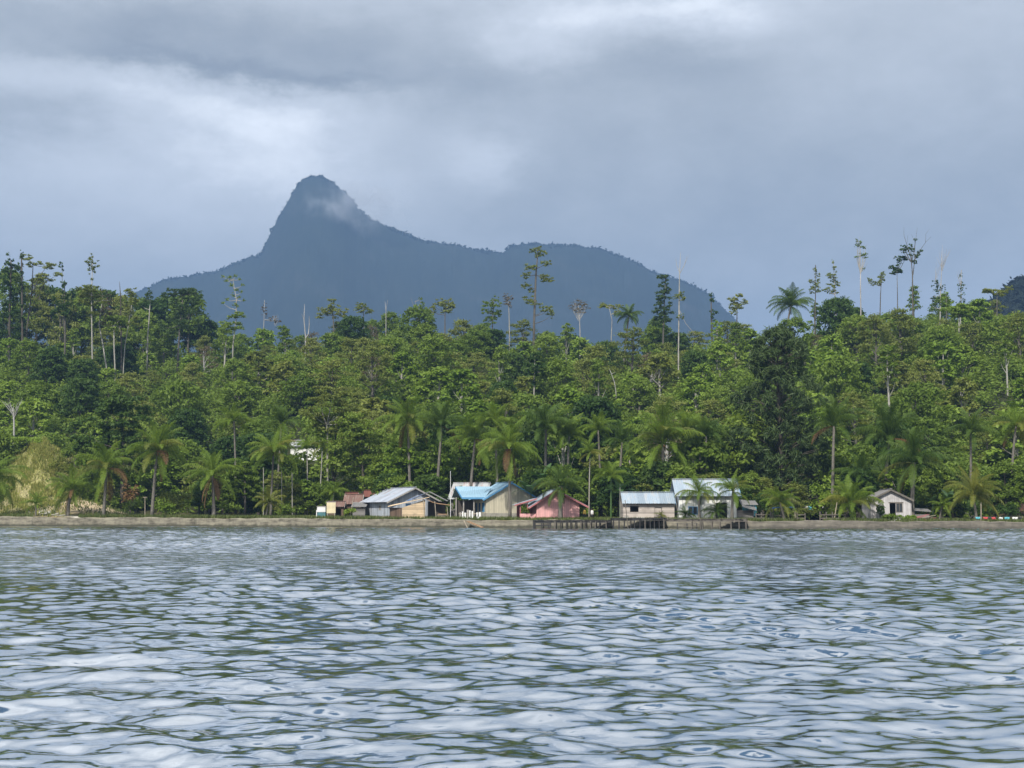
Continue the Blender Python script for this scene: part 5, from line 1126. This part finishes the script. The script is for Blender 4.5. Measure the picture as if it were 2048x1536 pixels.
# kiosk boards
r = thing('notice_board', 'cream panel on short legs beside the rusty huts', 'board', spot(653, 2.5)); k = PM(2.5, 653)
q = MB(); q.box(0, 0, .62, 1.08, .06, 1.92); q.build('panel', 'cream_board', r); q = MB(); q.box(-.04, -.02, 1.92, 1.12, .1, 2.0); q.build('cap', 'trim_grey', r)
for x in (.08, .95):
    q = MB(); q.box(x, .01, 0, x + .07, .07, .62); q.build('leg', 'trim_grey', r)
r = thing('water_tank', 'white and teal box tank left of the cream board', 'tank', spot(634, 2.5))
q = MB(); q.box(0, 0, .75, 1.0, .8, 1.4); q.build('upper_box', 'white_paint', r); q = MB(); q.box(.04, .04, -.05, 1.0, .8, .75); q.build('lower_box', 'teal_paint', r); q = MB(); q.box(-.06, -.06, 1.4, 1.06, .86, 1.47); q.build('lid', 'trim_grey', r)
q = MB(); q.box(-.12, .1, -.05, -.02, .2, 1.0); q.build('pipe', 'white_paint', r)
# ramp planks
q = MB(); s0 = float(shoreY(945)); q.bar((0, 0, .72), (1.75, -1.2, .02), .5, .07); rp = thing('boat_ramp', 'orange-brown plank ramp sloping from the wall to the water', 'ramp', (gx(936, s0), s0 - .35, 0)); q.build('plank', 'plank_orange', rp)
q = MB(); q.bar((-.45, -.1, .8), (.0, -.5, -.1), .09); q.build('rail', 'pole_wood', rp)
def tub(label, px, d, w, h, dp, m, lid=None, name='tub', cat='tub', lift=0):
    r = thing(name, label, cat, spot(px, d, lift)); q = MB()
    q.prism([(-w / 2, 0, 0), (w / 2, 0, 0), (w / 2 * 1.1, 0, h * .9), (w / 2 * 1.1, 0, h), (-w / 2 * 1.1, 0, h), (-w / 2 * 1.1, 0, h * .9)], (0, dp, 0)); q.build('body', m, r)
    q = MB(); q.box(-w / 2 * 1.13, -.02, h, w / 2 * 1.13, dp + .02, h + .05); q.build('rim', lid or m, r)
tub('white box on the platform before the grey shed', 1280, 1.6, .78, .28, .5, 'white_paint', name='box', cat='box')
tub('white tub by the fence of the blue house', 956, 1.7, .34, .26, .4, 'white_paint', name='box', cat='box')
tub('pale sack standing by the left end of the grey shed', 1253, 1.7, .35, .5, .3, 'trim_grey', name='sack', cat='sack')
def rubble(label, px, d, w, h, seed):
    r = random.Random(seed); p = spot(px, d); V, Fs = [], []; nu, nv = 14, 6
    for j in range(nv + 1):
        for i in range(nu):
            a = 2 * math.pi * i / nu; t = j / nv * math.pi / 2; s = 1 + r.uniform(-.2, .2); V.append((w * math.cos(a) * math.cos(t) * s, w * .6 * math.sin(a) * math.cos(t) * s, h * math.sin(t) * s - .04))
    for j in range(nv):
        for i in range(nu): Fs.append((j * nu + i, j * nu + (i + 1) % nu, (j + 1) * nu + (i + 1) % nu, (j + 1) * nu + i))
    o = link('rubble_heap', mesh_from('rubble_heap', V, Fs, 'rubble'), None, p); tag(o, label, 'rubble')
rubble('pale rubble heap on the grass before shed, left of two', 1791, 1.7, .5, .22, 1); rubble('pale rubble heap on the grass before shed, right of two', 1822, 1.7, .45, .27, 2)
rubble('single white stone near the weathered shed doorway', 1775, 3, .3, .2, 3)
# timber pile
r = thing('timber_pile', 'reddish heap of old boards right of the weathered shed', 'timber pile', spot(1853, 3)); random.seed(5)
for i in range(9):
    q = MB(); x = random.uniform(-.8, .8); q.bar((x - .7, random.uniform(0, .8), .06 + .05 * i), (x + .8, random.uniform(0, .8), .1 + .06 * i + random.uniform(-.05, .25)), .14, .05); q.build('board', 'trim_pink' if i % 3 else 'pole_wood', r)
# clothes on low line at right and behind the path
def cloth(px, d, z0, w, h, m, label, seed):
    r = random.Random(seed); p = spot(px, d); V, Fs = [], []; n, k = 6, 4
    for i in range(n + 1):
        for j in range(k + 1): V.append((w * (i / n - .5), .04 * math.sin(i * 1.7 + j + seed) + r.uniform(-.01, .01), z0 - h * j / k - .03 * abs(math.sin(i))))
    for i in range(n):
        for j in range(k): a = i * (k + 1) + j; Fs.append((a, a + k + 1, a + k + 2, a + 1))
    o = link('hanging_cloth', mesh_from('hanging_cloth', V, Fs, m, True), None, p); md = o.modifiers.new('t', 'SOLIDIFY'); md.thickness = .015; tag(o, label, 'cloth', 'laundry hung out to dry')
def line(px0, px1, d, h, label):
    a, b = spot(px0, d), spot(px1, d); root = thing('clothes_line', label, 'clothes line', a); v = b - a; zt = lambda p: h - p
    q = MB(); q.tube([(0, 0, h), v * .5 + Vector((0, 0, h - .04)), Vector((v.x, v.y, v.z + h))], .012, 5); q.build('cord', 'trim_grey', root)
    for p_ in (Vector((0, 0, 0)), v):
        q = MB(); q.box(p_.x - .04, p_.y - .04, p_.z - .2, p_.x + .04, p_.y + .04, p_.z + h + .03); q.build('post', 'old_wood', root)
line(1948, 2062, 1.75, .52, 'low clothes line along the sea wall at the right edge')
for i, (px, w, m, l) in enumerate(((1956, .5, 'cyan_cloth', 'small cyan cloth, first on the right wall line'), (1971, .5, 'red_cloth', 'red cloth, left of the two red ones on the right wall line'), (1979, .32, 'black_cloth', 'black cloth between two red ones on the right wall line'), (1987, .45, 'red_cloth', 'red cloth, right of the two red ones on the right wall line'),
        (2001, .45, 'curtain', 'white cloth in the middle of the right wall line'), (2014, .5, 'cyan_cloth', 'cyan cloth near the right end of the wall line'), (2030, .55, 'curtain', 'white cloth last on the right wall line'), (2040, .4, 'black_cloth', 'dark cloth at the right picture edge on wall line'))):
    cloth(px, 1.70, .52, w, .24, m, l, i)
line(1596, 1648, 20, 1.75, 'clothes line behind the sandy path below the casuarina')
for i, (px, m, l) in enumerate(((1603, 'curtain', 'white garment, leftmost on the line behind the path'), (1612, 'curtain', 'white garment, second on the line behind the path'), (1622, 'cyan_cloth', 'pale blue garment midway along the line behind the path'), (1634, 'red_cloth', 'red garment on the line behind the path'), (1643, 'curtain', 'white garment, rightmost on the line behind the path'))):
    cloth(px, 19.95, 1.73, .5, .5, m, l, 20 + i)
# rail fence by the path
def rail_fence(label, px0, px1, d, n, h=.85, m='old_wood'):
    a, b = spot(px0, d), spot(px1, d); root = thing('rail_fence', label, 'fence', a); v = b - a
    for i in range(n):
        f = i / (n - 1); q = MB(); q.box(v.x * f - .05, v.y * f - .05, v.z * f - .2, v.x * f + .05, v.y * f + .05, v.z * f + h + random.uniform(-.05, .1)); q.build('post', m, root)
    for z in (.3, .68):
        q = MB(); q.bar((0, -.08, z), (v.x, v.y - .08, v.z + z), .05, .09); q.build('rail', m, root)
rail_fence('dark rail fence between cyan hut and tarpaulin shelter', 1512, 1544, 2.2, 4); rail_fence('short rail fence left of the sandy path', 1594, 1610, 2.0, 2); rail_fence('rail fence with stout dark posts right of the sandy path', 1640, 1690, 2.0, 5, 1.0)
# two people right of the pink house
def person(label, px, d, hgt, shirt, seed):
    r = random.Random(seed); root = thing('person', label, 'person', spot(px, d)); h = hgt / 7.5
    me = bpy.data.meshes.new('body')
    J = [((0, 0, 3.9 * h), 1.0), ((0, 0, 4.9 * h), .85), ((0, 0, 5.9 * h), .95), ((0, 0, 6.45 * h), .42), ((0, -.05 * h, 7.0 * h), .52), ((0, -.03 * h, 7.4 * h), .40),
         ((.75 * h, 0, 6.0 * h), .42), ((.95 * h, .05 * h, 4.8 * h), .32), ((1.0 * h, -.2 * h, 3.7 * h), .24), ((1.0 * h, -.25 * h, 3.3 * h), .16),
         ((-.75 * h, 0, 6.0 * h), .42), ((-.95 * h, .05 * h, 4.8 * h), .32), ((-1.0 * h, -.2 * h, 3.7 * h), .24), ((-1.0 * h, -.25 * h, 3.3 * h), .16),
         ((.42 * h, 0, 3.6 * h), .62), ((.45 * h, -.05 * h, 2.0 * h), .42), ((.45 * h, .05 * h, .3 * h), .26), ((.47 * h, -.5 * h, .12 * h), .16),
         ((-.42 * h, 0, 3.6 * h), .62), ((-.45 * h, -.05 * h, 2.0 * h), .42), ((-.45 * h, .05 * h, .3 * h), .26), ((-.47 * h, -.5 * h, .12 * h), .16)]
    E = [(0, 1), (1, 2), (2, 3), (3, 4), (4, 5), (2, 6), (6, 7), (7, 8), (8, 9), (2, 10), (10, 11), (11, 12), (12, 13), (0, 14), (14, 15), (15, 16), (16, 17), (0, 18), (18, 19), (19, 20), (20, 21)]
    me.from_pydata([j[0] for j in J], E, []); o = link('body', me, root); md = o.modifiers.new('s', 'SKIN'); me.materials.append(MATS['skin'])
    for i, (p_, rr) in enumerate(J): sv_ = me.skin_vertices[0].data[i]; sv_.radius = (rr * h * .85, rr * h * .7); sv_.use_root = i == 0
    o.modifiers.new('u', 'SUBSURF').levels = 1; o.modifiers['u'].render_levels = 1
    q = MB(); n = 10
    q.tube([(0, 0, 3.7 * h), (0, 0, 4.3 * h), (0, 0, 5.6 * h), (0, 0, 6.2 * h), (0, 0, 6.4 * h)], [1.12 * h, 1.02 * h, 1.08 * h, .9 * h, .45 * h], n); q.build('shirt', shirt, root, True).scale = (1, .75, 1)
    q = MB(); q.tube([(0, 0, 2.0 * h), (0, 0, 3.0 * h), (0, 0, 3.72 * h)], [1.0 * h, 1.08 * h, 1.05 * h], n); q.build('shorts', 'black_cloth', root, True).scale = (1, .75, 1)
    q = MB(); q.tube([(0, .05 * h, 7.05 * h), (0, .04 * h, 7.35 * h), (0, .02 * h, 7.58 * h)], [.50 * h, .52 * h, .22 * h], n); q.build('hair', 'black_cloth', root, True)
person('person in yellow shirt standing in shade right of the pink house', 1169, 5, 1.35, 'yellow_paint', 1)
person('person in pale top standing behind the low jetty', 1184, 5, 1.3, 'curtain', 2)

# ------------------------------------------------------------------ keep only the hillside trees the view shows, then name each
def finish_hill():
    dg = bpy.context.evaluated_depsgraph_get(); dg.update()
    cnt = {}; pos = {}
    NX, NY = 400, 110
    for j in range(NY):
        for i in range(NX):
            px = 2048 * (i + .5) / NX; py = 590 + 440 * (j + .5) / NY
            d = (at(px, py, 100) - Vector((0, 0, EYE))).normalized()
            ok, loc, nor, idx, ob, mt_ = sc.ray_cast(dg, Vector((0, 0, EYE)), d)
            if ok and ob.parent:
                n = ob.parent.name; cnt[n] = cnt.get(n, 0) + 1; q = pos.setdefault(n, [0, 0]); q[0] += px; q[1] += py
    marks = [(0, 190, 'above the grassy bank'), (190, 400, 'above the left palms'), (400, 520, 'behind the shaggy palm'), (520, 680, 'behind the areca palms'), (680, 790, 'behind the tin house'), (790, 910, 'behind the bamboo hut'),
             (910, 1045, 'behind the blue-roofed house'), (1045, 1200, 'behind the pink house'), (1200, 1350, 'behind the long shed'), (1350, 1490, 'behind the white house'), (1490, 1680, 'above the casuarina'), (1680, 1850, 'behind the weathered shed'), (1850, 2050, 'above the golden palm')]
    bands = [(0, 690, 'near the ridge'), (690, 760, 'high up'), (760, 830, 'midway up'), (830, 2000, 'low down')]
    groups = {}; kept = 0
    for r, kd in HILL:
        c = cnt.get(r.name, 0)
        if c < 8:
            for ch in list(r.children): bpy.data.objects.remove(ch)
            bpy.data.objects.remove(r); continue
        kept += 1; mx, my = pos[r.name][0] / c, pos[r.name][1] / c
        mk = next((m[2] for m in marks if m[0] <= mx < m[1]), marks[-1][2]); bd = next(b[2] for b in bands if b[0] <= my < b[1])
        groups.setdefault((kd, bd, mk), []).append((mx, r)); r['group'] = KIND[kd][3] + ' trees on the hillside'
    od = ['first', 'second', 'third', 'fourth', 'fifth', 'sixth', 'seventh']; nw = ['', 'one', 'two', 'three', 'four', 'five', 'six', 'seven', 'eight']
    for (kd, bd, mk), l in groups.items():
        l.sort(key=lambda e: e[0]); a = KIND[kd][3]; n = len(l)
        for i, (mx, r) in enumerate(l):
            if n == 1: lb = f'{a} tree {bd} on the slope {mk}'
            elif n == 2: lb = f'{("left", "right")[i]} of two {a} trees {bd} the slope {mk}' if bd != 'near the ridge' else f'{("left", "right")[i]} of two {a} trees {bd} {mk}'
            elif i == n - 1: lb = f'rightmost of {nw[n]} {a} trees {bd} {mk}'
            elif i == 0: lb = f'leftmost of {nw[n]} {a} trees {bd} {mk}'
            elif n == 3: lb = f'middle of three {a} trees {bd} {mk}'
            else: lb = f'{od[i]} from left of {nw[n]} {a} trees {bd} {mk}'
            r['label'] = lb
    print('hill trees kept', kept, 'of', len(HILL))
finish_hill()

# ------------------------------------------------------------------ air between here and the mountain
def haze():
    m = bpy.data.materials.new('air'); m.use_nodes = True; nt = m.node_tree; nt.nodes.clear()
    o = nt.nodes.new('ShaderNodeOutputMaterial'); v = nt.nodes.new('ShaderNodeVolumePrincipled'); nt.links.new(v.outputs[0], o.inputs['Volume'])
    v.inputs['Color'].default_value = (.255, .435, .75, 1); v.inputs['Density'].default_value = .72 / 3000; v.inputs['Anisotropy'].default_value = 0
    MATS['air'] = m
    q = MB(); q.box(-8600, -1200, -6.5, 8600, 7000, 860); b = q.build('haze', 'air'); b['kind'] = 'stuff'
haze()
def mist():
    m = bpy.data.materials.new('mist'); m.use_nodes = True; nt = m.node_tree; nt.nodes.clear(); k = NT(nt)
    o = k.new('ShaderNodeOutputMaterial'); v = k.new('ShaderNodeVolumePrincipled'); nt.links.new(v.outputs[0], o.inputs['Volume']); MATS['mist'] = m
    v.inputs['Color'].default_value = (.80, .84, .92, 1)
    tc = k.new('ShaderNodeTexCoord'); ob = tc.outputs['Object']
    ln = k.new('ShaderNodeVectorMath', operation='LENGTH'); nt.links.new(k.mapping(ob, (1 / 140, 1 / 70, 1 / 85)), ln.inputs[0])
    body = k.m('SUBTRACT', 1, k.ss(ln.outputs['Value'], .15, 1.0)); n = k.ss(k.noise(k.mapping(ob, (1, 1, .8)), .016, 5, .6), .42, .72)
    nt.links.new(k.m('MULTIPLY', k.m('MULTIPLY', body, n), .032), v.inputs['Density'])
    c = at(690, 412, 2850); q = MB(); q.box(-140, -70, -85, 140, 70, 85); b = q.build('mist', 'mist', None, False, c); b['kind'] = 'stuff'
mist()
